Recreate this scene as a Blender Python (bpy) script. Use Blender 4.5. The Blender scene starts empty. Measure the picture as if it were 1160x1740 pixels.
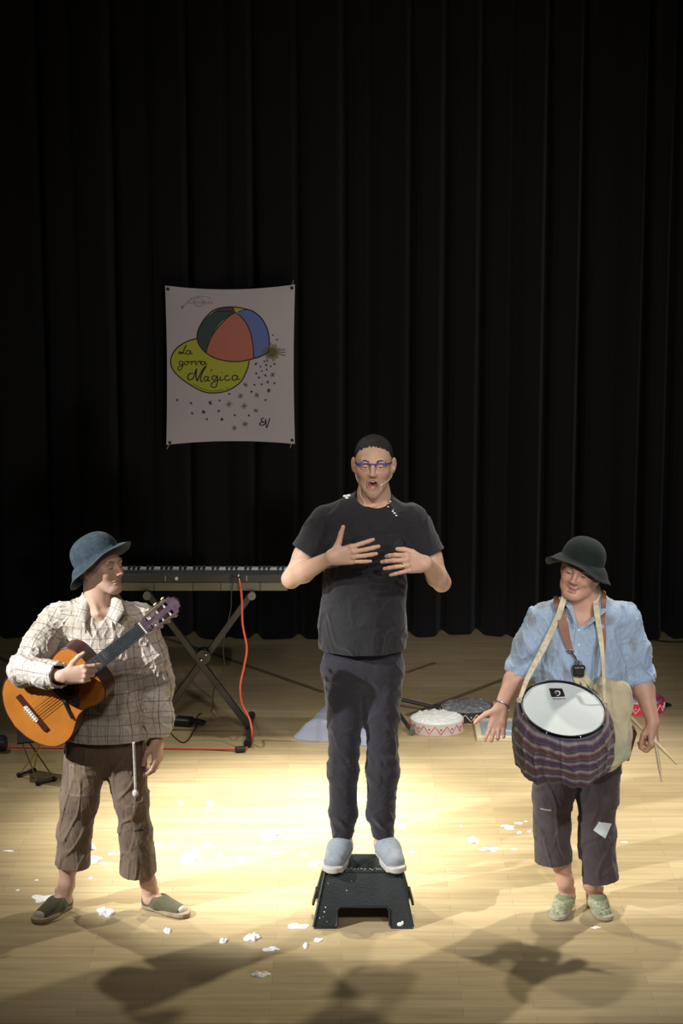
import bpy, math, random
import numpy as np
from mathutils import Vector, Matrix

random.seed(7)
rng = np.random.RandomState(11)
sc = bpy.context.scene
COL = sc.collection
PI = math.pi

# ------------------------------------------------------------------ camera
FPX, PITCH, CAM_H, CAM_D = 3700.0, math.radians(11.75), 3.616, 8.88
cam_d = bpy.data.cameras.new('camera')
cam_d.sensor_fit = 'VERTICAL'
cam_d.sensor_height = 36.0
cam_d.lens = 36.0 * FPX / 1740.0
cam_d.clip_end = 100
cam = bpy.data.objects.new('camera', cam_d)
cam.location = (0, -CAM_D, CAM_H)
cam.rotation_euler = (PI / 2 - PITCH, 0, 0)
COL.objects.link(cam)
sc.camera = cam
sc.view_settings.view_transform = 'Standard'
sc.view_settings.look = 'None'
sc.view_settings.exposure = 0.0
sc.view_settings.gamma = 1.0
sc.view_settings.use_curve_mapping = False

# ------------------------------------------------------------------ world and stage lights
wd = bpy.data.worlds.new('dark_hall')
sc.world = wd
wd.use_nodes = True
wd.node_tree.nodes['Background'].inputs[0].default_value = (0.85, 0.9, 1.0, 1)
wd.node_tree.nodes['Background'].inputs[1].default_value = 0.02


def spot(loc, target, power, size, blend=0.5, radius=0.06, color=(1, 0.97, 0.93)):
    d = bpy.data.lights.new('stage_spot', 'SPOT')
    d.energy = power
    d.spot_size = math.radians(size)
    d.spot_blend = blend
    d.shadow_soft_size = radius
    d.color = color
    o = bpy.data.objects.new('stage_spot', d)
    o.location = loc
    o.rotation_euler = (Vector(target) - Vector(loc)).to_track_quat('-Z', 'Y').to_euler()
    COL.objects.link(o)
    return o


#LIGHTS
# strong cool white key from the left wing
spot((-5.6, -2.9, 4.4), (-1.05, -0.1, 1.15), 3100, 18, 0.5, 0.04, (0.95, 0.97, 1.0))
# overhead lamp behind the performers: the bright pool on the boards
spot((-0.05, 2.5, 5.8), (-0.36, 1.05, 0.0), 3800, 26, 1.0, 0.08, (1, 0.97, 0.90))
# crossed backlights that throw faint shadows toward the audience
spot((-3.4, 2.8, 5.4), (0.0, 0.80, 0.0), 720, 46, 1.0, 0.10, (1, 0.95, 0.82))
spot((3.2, 2.6, 5.2), (0.7, 0.80, 0.0), 1100, 46, 1.0, 0.10, (1, 0.95, 0.82))
spot((0.95, 2.1, 6.2), (1.0, 0.75, 0.0), 700, 40, 1.0, 0.10, (1, 0.95, 0.82))
# front of house
spot((-2.6, -8.5, 7.4), (0.1, 0.1, 1.35), 1500, 14, 0.8, 0.08, (1, 0.93, 0.86))
spot((2.6, -7.5, 6.8), (1.0, 0.3, 0.95), 1100, 20, 0.8, 0.08, (0.97, 0.97, 1.0))
spot((0.3, -9.5, 7.6), (0.0, 0.3, 0.4), 760, 26, 0.9, 0.60, (1, 0.95, 0.88))  # added soft fill that lightens the floor shadows
# wash added from the front right to brighten the banner and curtain
spot((4.2, -10.5, 3.4), (0.5, 4.5, 1.3), 1500, 24, 1.0, 0.25, (1.0, 0.96, 0.97))
#ENDLIGHTS


def W(px, py, Y):
    """Point of the stage seen at picture position (px, py) at depth Y."""
    u = (px - 580) / FPX
    v = (py - 870) / FPX
    dy = math.cos(PITCH) - v * math.sin(PITCH)
    dz = -math.sin(PITCH) - v * math.cos(PITCH)
    t = (Y + CAM_D) / dy
    return np.array([u * t, Y, CAM_H + dz * t])


def G(px, py, z=0.0):
    u = (px - 580) / FPX
    v = (py - 870) / FPX
    dy = math.cos(PITCH) - v * math.sin(PITCH)
    dz = -math.sin(PITCH) - v * math.cos(PITCH)
    t = (z - CAM_H) / dz
    return np.array([u * t, dy * t - CAM_D, z])


# ------------------------------------------------------------------ materials
def add_crease(nt, tc, bp, amount):
    """crumpled folds a few centimetres long under the fine weave"""
    n = nt.nodes.new('ShaderNodeTexNoise')
    n.noise_type = 'RIDGED_MULTIFRACTAL'
    n.inputs['Scale'].default_value = 7.0
    n.inputs['Detail'].default_value = 2.5
    n.inputs['Distortion'].default_value = 0.6
    mp = nt.nodes.new('ShaderNodeMapping')
    mp.inputs['Scale'].default_value = (1.2, 1.0, 0.75)
    mp.inputs['Rotation'].default_value = (0.2, 0.5, 0.3)
    nt.links.new(tc.outputs['Object'], mp.inputs['Vector'])
    nt.links.new(mp.outputs['Vector'], n.inputs['Vector'])
    b2 = nt.nodes.new('ShaderNodeBump')
    b2.inputs['Strength'].default_value = min(1.0, amount)
    b2.inputs['Distance'].default_value = 0.012
    nt.links.new(n.outputs['Fac'], b2.inputs['Height'])
    nt.links.new(b2.outputs['Normal'], bp.inputs['Normal'])


def mat(name, col=(0.8, 0.8, 0.8), rough=0.6, metal=0.0, bump=0.0, bscale=60.0, attr=False,
        sheen=0.0, vary=0.0, vscale=8.0, spec=0.5, sss=0.0, trans=0.0, coat=0.0, ani=None, crease=0.0):
    m = bpy.data.materials.new(name)
    m.use_nodes = True
    nt = m.node_tree
    b = nt.nodes['Principled BSDF']
    b.inputs['Base Color'].default_value = (*col, 1)
    b.inputs['Roughness'].default_value = rough
    b.inputs['Metallic'].default_value = metal
    b.inputs['Specular IOR Level'].default_value = spec
    if sheen:
        b.inputs['Sheen Weight'].default_value = sheen
        b.inputs['Sheen Roughness'].default_value = 0.5
    if coat:
        b.inputs['Coat Weight'].default_value = coat
        b.inputs['Coat Roughness'].default_value = 0.12
    if trans:
        b.inputs['Transmission Weight'].default_value = trans
    if sss:
        b.inputs['Subsurface Weight'].default_value = sss
        b.inputs['Subsurface Radius'].default_value = (0.012, 0.005, 0.003)
        b.inputs['Subsurface Scale'].default_value = 0.5
    tc = nt.nodes.new('ShaderNodeTexCoord')
    src = None
    if attr:
        a = nt.nodes.new('ShaderNodeAttribute')
        a.attribute_name = 'Col'
        src = a.outputs['Color']
    if vary:
        n = nt.nodes.new('ShaderNodeTexNoise')
        n.inputs['Scale'].default_value = vscale
        n.inputs['Detail'].default_value = 6
        nt.links.new(tc.outputs['Object'], n.inputs['Vector'])
        mr = nt.nodes.new('ShaderNodeMapRange')
        mr.inputs['From Min'].default_value = 0.3
        mr.inputs['From Max'].default_value = 0.7
        mr.inputs['To Min'].default_value = 1 - vary
        mr.inputs['To Max'].default_value = 1 + vary
        nt.links.new(n.outputs['Fac'], mr.inputs['Value'])
        mx = nt.nodes.new('ShaderNodeVectorMath')
        mx.operation = 'SCALE'
        if src:
            nt.links.new(src, mx.inputs[0])
        else:
            mx.inputs[0].default_value = col
        nt.links.new(mr.outputs['Result'], mx.inputs['Scale'])
        src = mx.outputs[0]
    if src:
        nt.links.new(src, b.inputs['Base Color'])
    if bump:
        n = nt.nodes.new('ShaderNodeTexNoise')
        n.inputs['Scale'].default_value = bscale
        n.inputs['Detail'].default_value = 5
        if ani:
            mp = nt.nodes.new('ShaderNodeMapping')
            mp.inputs['Scale'].default_value = ani
            nt.links.new(tc.outputs['Object'], mp.inputs['Vector'])
            nt.links.new(mp.outputs['Vector'], n.inputs['Vector'])
        else:
            nt.links.new(tc.outputs['Object'], n.inputs['Vector'])
        bp = nt.nodes.new('ShaderNodeBump')
        bp.inputs['Strength'].default_value = bump
        bp.inputs['Distance'].default_value = 0.004
        nt.links.new(n.outputs['Fac'], bp.inputs['Height'])
        nt.links.new(bp.outputs['Normal'], b.inputs['Normal'])
        if crease:
            add_crease(nt, tc, bp, crease)
    return m


M = {}
M['skin'] = mat('skin', attr=True, rough=0.5, sss=0.25, bump=0.15, bscale=180, spec=0.45, vary=0.05, vscale=30)
M['cloth'] = mat('woven_cloth', attr=True, rough=0.9, sheen=0.15, crease=0.75, bump=0.35, bscale=220, vary=0.08, vscale=14, spec=0.2)
M['tee'] = mat('jersey_cotton', attr=True, rough=0.85, sheen=0.2, crease=0.45, bump=0.2, bscale=300, spec=0.25)
M['felt'] = mat('wool_felt', attr=True, rough=0.85, sheen=0.08, bump=0.6, bscale=260, vary=0.22, vscale=120, spec=0.15)
M['hair'] = mat('hair', (0.022, 0.018, 0.016), rough=0.5, bump=1.0, bscale=90, vary=0.3, vscale=60, spec=0.4, ani=(4, 1, 1))
M['attr'] = mat('painted_surface', attr=True, rough=0.6, bump=0.1, bscale=90)
M['gloss'] = mat('lacquered_surface', attr=True, rough=0.25, coat=0.5)
M['eye'] = mat('eye_surface', attr=True, rough=0.12, coat=0.5)
M['teeth'] = mat('teeth', (0.8, 0.76, 0.66), rough=0.25)
M['tongue'] = mat('tongue', (0.55, 0.2, 0.18), rough=0.35, sss=0.2)
M['black_plastic'] = mat('black_plastic', (0.022, 0.024, 0.025), rough=0.42, bump=0.15, bscale=120, vary=0.2)
M['stool'] = mat('stool_plastic', (0.016, 0.021, 0.020), rough=0.38, bump=0.25, bscale=160, vary=0.25, vscale=10)
M['black_metal'] = mat('black_metal', (0.045, 0.046, 0.045), rough=0.45, metal=0.3, vary=0.2)
M['grey_metal'] = mat('grey_metal', (0.30, 0.30, 0.28), rough=0.5, metal=0.2, vary=0.1)
M['chrome'] = mat('chrome', (0.8, 0.8, 0.82), rough=0.12, metal=1.0)
M['brass'] = mat('brass', (0.75, 0.6, 0.28), rough=0.3, metal=1.0)
M['rubber'] = mat('rubber', (0.018, 0.018, 0.018), rough=0.8)
M['grey_rubber'] = mat('grey_rubber', (0.16, 0.16, 0.15), rough=0.7)
M['red_cable'] = mat('red_cable', (0.78, 0.12, 0.06), rough=0.5)
M['white'] = mat('white_plastic', (0.8, 0.8, 0.78), rough=0.4)
M['foam'] = mat('foam', (0.92, 0.92, 0.90), rough=0.85, bump=0.6, bscale=80, sss=0.0)
M['thin_white'] = mat('pale_cord', (0.75, 0.68, 0.55), rough=0.6)
M['gold'] = mat('gold', (0.9, 0.62, 0.18), rough=0.2, metal=1.0)
M['wood_stick'] = mat('hickory', (0.66, 0.52, 0.32), rough=0.5, bump=0.2, bscale=80, vary=0.1, ani=(1, 1, 8))
M['leather'] = mat('tan_leather', (0.23, 0.085, 0.03), rough=0.5, bump=0.3, bscale=120, vary=0.15)
M['ribbon'] = mat('cream_ribbon', (0.62, 0.55, 0.38), rough=0.85, bump=0.5, bscale=160, vary=0.22, vscale=40)
M['canvas'] = mat('olive_canvas', (0.50, 0.45, 0.28), rough=0.95, crease=0.6, bump=0.7, bscale=160, vary=0.25, vscale=16)
M['drum_head'] = mat('coated_drum_skin', (0.56, 0.62, 0.60), rough=0.45, bump=0.05, vary=0.02, vscale=20)
M['film'] = mat('crumpled_film', (0.55, 0.57, 0.58), rough=0.12, metal=0.6, bump=1.0, bscale=30, vary=0.4, vscale=30)
M['fur_white'] = mat('white_padding', (0.85, 0.86, 0.84), rough=0.8, bump=0.5, bscale=60)
M['rosewood'] = mat('rosewood', (0.075, 0.02, 0.015), rough=0.35, bump=0.2, bscale=60, vary=0.3, vscale=30, ani=(1, 8, 1))
M['fingerboard'] = mat('ebony_fingerboard', (0.022, 0.03, 0.034), rough=0.55, vary=0.2, vscale=30)
M['nickel'] = mat('nickel', (0.75, 0.74, 0.7), rough=0.25, metal=1.0)
M['bone'] = mat('bone', (0.85, 0.82, 0.72), rough=0.35)
M['pearl'] = mat('cream_tuner_button', (0.6, 0.58, 0.38), rough=0.25, coat=0.4)
M['lens'] = mat('clear_lens', (1, 1, 1), rough=0.02, trans=1.0)


# ------------------------------------------------------------------ linking
def link(o, parent=None):
    COL.objects.link(o)
    if parent is not None:
        o.parent = parent
    return o


def tag(o, label=None, cat=None, group=None, kind=None):
    if label:
        o['label'] = label
    if cat:
        o['category'] = cat
    if group:
        o['group'] = group
    if kind:
        o['kind'] = kind
    return o


def thing(name, label, cat, loc=(0, 0, 0), group=None):
    o = bpy.data.objects.new(name, None)
    o.empty_display_size = 0.1
    o.location = tuple(loc)
    link(o)
    return tag(o, label, cat, group)


def fix(o, parent):
    """parent while keeping world-space geometry"""
    if parent is not None:
        o.parent = parent
        o.matrix_parent_inverse = Matrix.Translation(Vector(parent.location)).inverted() if parent.parent is None else Matrix.Translation(-Vector(parent.get('wl', (0, 0, 0))))
    return o


def new_obj(name, verts, faces, m, parent=None, smooth=True, cols=None, mats=None, midx=None, uv=None):
    me = bpy.data.meshes.new(name)
    v = np.asarray(verts, dtype=np.float64).reshape(-1, 3)
    if isinstance(faces, np.ndarray) and faces.ndim == 2:
        n, k = faces.shape
        me.vertices.add(len(v))
        me.vertices.foreach_set('co', v.ravel())
        me.loops.add(n * k)
        me.loops.foreach_set('vertex_index', faces.ravel().astype(np.int32))
        me.polygons.add(n)
        me.polygons.foreach_set('loop_start', np.arange(0, n * k, k, dtype=np.int32))
        me.polygons.foreach_set('loop_total', np.full(n, k, dtype=np.int32))
        me.update(calc_edges=True)
        me.validate()
    else:
        me.from_pydata([tuple(p) for p in v], [], [tuple(int(i) for i in f) for f in faces])
        me.update()
    for mm in (mats or [m]):
        me.materials.append(mm)
    if midx is not None:
        me.polygons.foreach_set('material_index', np.asarray(midx, dtype=np.int32))
    me.polygons.foreach_set('use_smooth', np.full(len(me.polygons), bool(smooth)))
    if cols is not None:
        a = me.attributes.new('Col', 'FLOAT_COLOR', 'POINT')
        c = np.ones((len(me.vertices), 4))
        c[:, :3] = cols
        a.data.foreach_set('color', c.ravel())
    if uv is not None:
        a = me.attributes.new('puv', 'FLOAT_VECTOR', 'POINT')
        c = np.zeros((len(me.vertices), 3))
        c[:, :2] = uv
        a.data.foreach_set('vector', c.ravel())
    me.update()
    o = bpy.data.objects.new(name, me)
    COL.objects.link(o)
    if parent is not None:
        o.parent = parent
        # geometry is written in world coordinates
        wl = parent.location.copy()
        pp = parent.parent
        while pp is not None:
            wl = wl + pp.location
            pp = pp.parent
        if parent.type == 'MESH':
            wl = Vector((0, 0, 0))
            if parent.parent is not None:
                wl = Vector((0, 0, 0))
        o.location = (-wl[0], -wl[1], -wl[2])
        if parent.type == 'MESH':
            o.location = (0, 0, 0)
    return o


# ------------------------------------------------------------------ mesh collector
class MB:
    def __init__(s):
        s.v = []
        s.f = []
        s.mi = []

    def add(s, v, f, mi=0):
        n = len(s.v)
        s.v += [tuple(map(float, p)) for p in v]
        s.f += [tuple(i + n for i in q) for q in f]
        s.mi += [mi] * len(f)
        return s

    def box(s, c, size, R=None, bev=0.0, mi=0):
        c = np.array(c, float)
        hx, hy, hz = [q / 2 for q in size]
        if bev <= 0:
            vs = [np.array([x * hx, y * hy, z * hz]) for x in (-1, 1) for y in (-1, 1) for z in (-1, 1)]
            fs = [(0, 1, 3, 2), (4, 6, 7, 5), (0, 4, 5, 1), (2, 3, 7, 6), (0, 2, 6, 4), (1, 5, 7, 3)]
        else:
            b = min(bev, hx * .99, hy * .99, hz * .99)
            vs = []
            idx = {}
            for x in (-1, 1):
                for y in (-1, 1):
                    for z in (-1, 1):
                        for a in range(3):
                            p = np.array([x * (hx - b), y * (hy - b), z * (hz - b)])
                            p[a] += (x, y, z)[a] * b
                            idx[(x, y, z, a)] = len(vs)
                            vs.append(p)
            fs = []
            for a in range(3):
                o1, o2 = [q for q in range(3) if q != a]
                for sg in (-1, 1):
                    lp = []
                    for s1, s2 in ((-1, -1), (1, -1), (1, 1), (-1, 1)):
                        k = [0, 0, 0]
                        k[a] = sg
                        k[o1] = s1
                        k[o2] = s2
                        lp.append(idx[(*k, a)])
                    fs.append(tuple(lp))
            for a in range(3):
                o1, o2 = [q for q in range(3) if q != a]
                for s1 in (-1, 1):
                    for s2 in (-1, 1):
                        k0 = [0, 0, 0]
                        k1 = [0, 0, 0]
                        k0[a] = -1
                        k1[a] = 1
                        k0[o1] = k1[o1] = s1
                        k0[o2] = k1[o2] = s2
                        fs.append((idx[(*k0, o1)], idx[(*k1, o1)], idx[(*k1, o2)], idx[(*k0, o2)]))
            for x in (-1, 1):
                for y in (-1, 1):
                    for z in (-1, 1):
                        fs.append(tuple(idx[(x, y, z, a)] for a in range(3)))
        if R is not None:
            vs = [np.asarray(R) @ p for p in vs]
        return s.add([p + c for p in vs], fs, mi)

    def tube(s, pts, r, n=10, mi=0, caps=True, flat=None):
        pts = [np.array(p, float) for p in pts]
        rs = r if hasattr(r, '__len__') else [r] * len(pts)
        vs = []
        prev = None
        for i, p in enumerate(pts):
            a = pts[max(i - 1, 0)]
            b = pts[min(i + 1, len(pts) - 1)]
            t = b - a
            t /= np.linalg.norm(t) + 1e-12
            if prev is None:
                up = np.array([0, 0, 1.0]) if abs(t[2]) < 0.9 else np.array([1.0, 0, 0])
            else:
                up = prev
            x = up - t * up.dot(t)
            x /= np.linalg.norm(x) + 1e-12
            y = np.cross(t, x)
            prev = x
            for k in range(n):
                an = 2 * PI * k / n
                vs.append(p + rs[i] * (math.cos(an) * x + math.sin(an) * y))
        fs = []
        for i in range(len(pts) - 1):
            for k in range(n):
                k2 = (k + 1) % n
                fs.append((i * n + k, i * n + k2, (i + 1) * n + k2, (i + 1) * n + k))
        if caps:
            fs.append(tuple(range(n - 1, -1, -1)))
            fs.append(tuple((len(pts) - 1) * n + k for k in range(n)))
        return s.add(vs, fs, mi)

    def cyl(s, a, b, r, n=24, mi=0, r2=None):
        return s.tube([a, b], [r, r if r2 is None else r2], n, mi)

    def sphere(s, c, r, n=14, mi=0, R=None):
        c = np.array(c, float)
        r = np.array([r] * 3 if not hasattr(r, '__len__') else r, float)
        vs = []
        fs = []
        m = n * 2
        for i in range(n + 1):
            th = PI * i / n
            for k in range(m):
                ph = 2 * PI * k / m
                p = np.array([math.sin(th) * math.cos(ph), math.sin(th) * math.sin(ph), math.cos(th)]) * r
                if R is not None:
                    p = np.asarray(R) @ p
                vs.append(c + p)
        for i in range(n):
            for k in range(m):
                k2 = (k + 1) % m
                fs.append((i * m + k, (i + 1) * m + k, (i + 1) * m + k2, i * m + k2))
        return s.add(vs, fs, mi)

    def lathe(s, prof, c, ax=None, n=40, mi=0):
        """prof: list of (radius, height) about axis ax through c"""
        c = np.array(c, float)
        z = np.array(ax if ax is not None else (0, 0, 1), float)
        z /= np.linalg.norm(z)
        x = np.cross([0, 1, 0], z)
        if np.linalg.norm(x) < 1e-3:
            x = np.array([1.0, 0, 0])
        x /= np.linalg.norm(x)
        y = np.cross(z, x)
        vs = []
        for (r, h) in prof:
            for k in range(n):
                a = 2 * PI * k / n
                vs.append(c + z * h + r * (math.cos(a) * x + math.sin(a) * y))
        fs = []
        for i in range(len(prof) - 1):
            for k in range(n):
                k2 = (k + 1) % n
                fs.append((i * n + k, i * n + k2, (i + 1) * n + k2, (i + 1) * n + k))
        return s.add(vs, fs, mi)

    def prism(s, poly, o, ux, uy, t, mi=0):
        """polygon (2D) in frame o,ux,uy extruded by t along -(ux x uy) (front face at o)"""
        o = np.array(o, float)
        ux = np.array(ux, float)
        uy = np.array(uy, float)
        nz = np.cross(ux, uy)
        n = len(poly)
        vs = [o + ux * a + uy * b for a, b in poly] + [o + ux * a + uy * b - nz * t for a, b in poly]
        fs = [tuple(range(n)), tuple(range(2 * n - 1, n - 1, -1))]
        for i in range(n):
            j = (i + 1) % n
            fs.append((i, i + n, j + n, j))
        return s.add(vs, fs, mi)

    def build(s, name, m, parent=None, smooth=True, cols=None, mats=None, angle=35):
        o = new_obj(name, s.v, s.f, m, parent, smooth, cols, mats, s.mi if mats else None)
        if smooth:
            try:
                o.data.set_sharp_from_angle(angle=math.radians(angle))
            except Exception:
                pass
        return o


def spline(pts, n=8):
    pts = [np.array(p, float) for p in pts]
    out = []
    P = [2 * pts[0] - pts[1]] + pts + [2 * pts[-1] - pts[-2]]
    for i in range(1, len(P) - 2):
        for k in range(n):
            t = k / n
            a, b, c, d = P[i - 1], P[i], P[i + 1], P[i + 2]
            out.append(0.5 * ((2 * b) + (-a + c) * t + (2 * a - 5 * b + 4 * c - d) * t * t + (-a + 3 * b - 3 * c + d) * t ** 3))
    out.append(pts[-1])
    return out


# ------------------------------------------------------------------ signed distance modelling
class T:
    """local frame: rotation matrix R (columns = axes), origin o, scale s"""
    def __init__(self, o=(0, 0, 0), R=None, s=1.0):
        self.o = np.array(o, float)
        self.R = np.eye(3) if R is None else np.array(R, float)
        self.s = s

    def p(self, v):
        return self.o + self.R @ (np.array(v, float) * self.s)

    def d(self, v):
        return self.R @ np.array(v, float)


def rot(ax, deg):
    return np.array(Matrix.Rotation(math.radians(deg), 3, ax))


def unit(v):
    v = np.array(v, float)
    return v / (np.linalg.norm(v) + 1e-12)


def wave_noise(P, f, seed, n=5):
    r = np.random.RandomState(seed)
    out = np.zeros(len(P))
    for i in range(n):
        d = unit(r.randn(3)) * f * (0.7 + 0.6 * r.rand())
        e = unit(r.randn(3)) * f * 0.6
        out += np.sin(P @ d + r.rand() * 6.28 + 1.6 * np.sin(P @ e + r.rand() * 6.28))
    return out / n


class SDF:
    def __init__(s):
        s.ops = []

    def raw(s, f, c, r, k=0.0, op='u'):
        s.ops.append((op, f, np.array(c, float), float(r), k))
        return s

    def cone(s, a, b, ra, rb, k=0.01, op='u', t=None, flat=None):
        a = np.array(a, float)
        b = np.array(b, float)
        if t is not None:
            a = t.p(a)
            b = t.p(b)
            ra *= t.s
            rb *= t.s
        ab = b - a
        L2 = ab.dot(ab) + 1e-12
        fd = None
        if flat is not None:
            fd = np.array(flat[0], float)
            if t is not None:
                fd = t.d(fd)
            fd = unit(fd)
            ff = 1.0 / flat[1] - 1.0

        def f(P):
            q = P - a
            h = np.clip(q @ ab / L2, 0, 1)
            q = q - h[:, None] * ab
            if fd is not None:
                q = q + (q @ fd)[:, None] * ff * fd
            return np.sqrt((q * q).sum(1)) - (ra + (rb - ra) * h)
        mx = max(ra, rb) * (1 if flat is None else max(1, flat[1]))
        return s.raw(f, (a + b) / 2, math.sqrt(L2) / 2 + mx, k, op)

    def chain(s, pts, rs, k=0.02, op='u', t=None, flat=None):
        for i in range(len(pts) - 1):
            s.cone(pts[i], pts[i + 1], rs[i], rs[i + 1], k, op, t, flat)
        return s

    def ell(s, c, r, k=0.01, op='u', t=None, R=None):
        c = np.array(c, float)
        r = np.array(r if hasattr(r, '__len__') else (r, r, r), float)
        Rm = np.eye(3) if R is None else np.array(R, float)
        if t is not None:
            c = t.p(c)
            r = r * t.s
            Rm = t.R @ Rm

        def f(P):
            q = (P - c) @ Rm
            k0 = np.sqrt(((q / r) ** 2).sum(1))
            k1 = np.sqrt(((q / (r * r)) ** 2).sum(1)) + 1e-9
            return k0 * (k0 - 1) / k1
        return s.raw(f, c, r.max(), k, op)

    def box(s, c, h, rnd=0.005, k=0.005, op='u', t=None, R=None):
        c = np.array(c, float)
        h = np.array(h, float)
        Rm = np.eye(3) if R is None else np.array(R, float)
        if t is not None:
            c = t.p(c)
            h = h * t.s
            Rm = t.R @ Rm

        def f(P):
            q = np.abs((P - c) @ Rm) - (h - rnd)
            return np.sqrt((np.maximum(q, 0) ** 2).sum(1)) + np.minimum(q.max(1), 0) - rnd
        return s.raw(f, c, np.linalg.norm(h), k, op)

    def cut(s, p, n, c=None, r=10.0):
        """remove everything on the +n side of plane through p, within r of c"""
        p = np.array(p, float)
        n = unit(n)
        cc = p if c is None else np.array(c, float)
        s.raw(lambda P: np.maximum(-((P - p) @ n), np.sqrt(((P - cc) ** 2).sum(1)) - r), cc, r, 0.0, 's')
        return s

    def cutlimb(s, p, n, a, b, r):
        """remove the part beyond plane (p, n) inside the capsule a-b of radius r"""
        p, a, b = np.array(p, float), np.array(a, float), np.array(b, float)
        n = unit(n)
        ab = b - a
        L2 = ab.dot(ab)

        def f(P):
            q = P - a
            h = np.clip(q @ ab / L2, 0, 1)
            q = q - h[:, None] * ab
            return np.maximum(-((P - p) @ n), np.sqrt((q * q).sum(1)) - r)
        s.raw(f, (a + b) / 2, math.sqrt(L2) / 2 + r, 0.0, 's')
        return s

    def local_front(s, t, x, z, off=0.0):
        """surface point of the face at local x, z"""
        ys = np.arange(-0.16, 0.0, 0.001)
        P = np.array([t.p((x, y, z)) for y in ys])
        d = s.ev(P)
        k = np.argmax(d < 0) if (d < 0).any() else len(ys) - 1
        return t.p((x, ys[k] - off, z))

    def shell(s, t):
        s.ops.append(('shell', t, None, None, None))
        return s

    def disp(s, f):
        s.ops.append(('disp', f, None, None, None))
        return s

    def ev(s, P, c=None, R=None):
        d = np.full(len(P), 1.0)
        for (op, f, pc, pr, k) in s.ops:
            if op == 'shell':
                d = np.maximum(d, -(d + f))
                continue
            if op == 'disp':
                d = d + f(P)
                continue
            if c is not None and np.linalg.norm(c - pc) > pr + R + k + 0.03:
                continue
            e = f(P)
            if op == 'u':
                if k > 0:
                    h = np.maximum(k - np.abs(d - e), 0) / k
                    d = np.minimum(d, e) - h * h * k * 0.25
                else:
                    d = np.minimum(d, e)
            elif op == 's':
                e = -e
                if k > 0:
                    h = np.maximum(k - np.abs(d - e), 0) / k
                    d = np.maximum(d, e) + h * h * k * 0.25
                else:
                    d = np.maximum(d, e)
            elif op == 'i':
                d = np.maximum(d, e)
        return d

    def mesh(s, h):
        B = 16
        lo = np.min([c - r for (op, f, c, r, k) in s.ops if op == 'u'], axis=0) - 3 * h - 0.01
        hi = np.max([c + r for (op, f, c, r, k) in s.ops if op == 'u'], axis=0) + 3 * h + 0.01
        nb = np.ceil((hi - lo) / (B * h)).astype(int)
        bc = np.stack(np.meshgrid(*[np.arange(n) for n in nb], indexing='ij'), -1).reshape(-1, 3)
        cen = lo + (bc + 0.5) * B * h
        R = B * h * 0.5 * math.sqrt(3)
        val = s.ev(cen)
        act = np.abs(val) < 2.0 * R + 0.012
        N = nb * B + 4
        g = np.arange(B + 1)
        gi = np.stack(np.meshgrid(g, g, g, indexing='ij'), -1).reshape(-1, 3)
        vk = []
        vp = []
        qs = []
        E = []
        for a in range(3):
            for u in (0, 1):
                for v in (0, 1):
                    p = [0, 0, 0]
                    o1, o2 = [q for q in range(3) if q != a]
                    p[o1] = u
                    p[o2] = v
                    q = list(p)
                    q[a] = 1
                    E.append((tuple(p), tuple(q)))

        def key(I):
            I = I + 1
            return (I[..., 0] * N[1] + I[..., 1]) * N[2] + I[..., 2]
        for b, c in zip(bc[act], cen[act]):
            base = b * B
            P = lo + (base + gi) * h
            V = s.ev(P, c, R).reshape(B + 1, B + 1, B + 1)
            if V.min() > 0 or V.max() < 0:
                continue
            V = np.where(V == 0, 1e-9, V)
            S = V < 0
            cs = sum(S[i:i + B, j:j + B, k:k + B].astype(np.int8) for i in (0, 1) for j in (0, 1) for k in (0, 1))
            idx = np.argwhere((cs > 0) & (cs < 8))
            if len(idx) == 0:
                continue
            acc = np.zeros((len(idx), 3))
            cnt = np.zeros(len(idx))
            for (p, q) in E:
                a = V[idx[:, 0] + p[0], idx[:, 1] + p[1], idx[:, 2] + p[2]]
                e = V[idx[:, 0] + q[0], idx[:, 1] + q[1], idx[:, 2] + q[2]]
                m = (a < 0) != (e < 0)
                t = np.where(m, a / np.where(m, a - e, 1), 0)
                pt = np.array(p) + t[:, None] * (np.array(q) - np.array(p))
                acc += pt * m[:, None]
                cnt += m
            vp.append(lo + (base + idx + acc / cnt[:, None]) * h)
            vk.append(key(base + idx))
            for a in range(3):
                sl1 = [slice(0, B)] * 3
                sl2 = [slice(0, B)] * 3
                sl2[a] = slice(1, B + 1)
                A = S[tuple(sl1)]
                C = S[tuple(sl2)]
                ed = np.argwhere(A != C)
                if len(ed) == 0:
                    continue
                inside = A[ed[:, 0], ed[:, 1], ed[:, 2]]
                o1 = (a + 1) % 3
                o2 = (a + 2) % 3
                e1 = np.zeros(3, int)
                e2 = np.zeros(3, int)
                e1[o1] = 1
                e2[o2] = 1
                I = base + ed
                q = np.stack([key(I - e1 - e2), key(I - e2), key(I), key(I - e1)], 1)
                q[~inside] = q[~inside][:, ::-1]
                qs.append(q)
        vk = np.concatenate(vk)
        vp = np.concatenate(vp)
        qs = np.concatenate(qs)
        o = np.argsort(vk)
        vk = vk[o]
        vp = vp[o]
        ix = np.clip(np.searchsorted(vk, qs), 0, len(vk) - 1)
        ok = (vk[ix] == qs).all(1)
        return vp, ix[ok]

    def build(s, name, h, m, parent=None, col=None, uv=None, smooth=0):
        v, f = s.mesh(h)
        for _ in range(smooth):
            acc = np.zeros_like(v)
            cnt = np.zeros(len(v))
            for a in range(4):
                b = (a + 1) % 4
                np.add.at(acc, f[:, a], v[f[:, b]])
                np.add.at(acc, f[:, b], v[f[:, a]])
                np.add.at(cnt, f[:, a], 1)
                np.add.at(cnt, f[:, b], 1)
            v = 0.5 * v + 0.5 * acc / np.maximum(cnt, 1)[:, None]
        c = None
        if col is not None:
            c = col(v) if callable(col) else np.tile(np.array(col, float), (len(v), 1))
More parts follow.
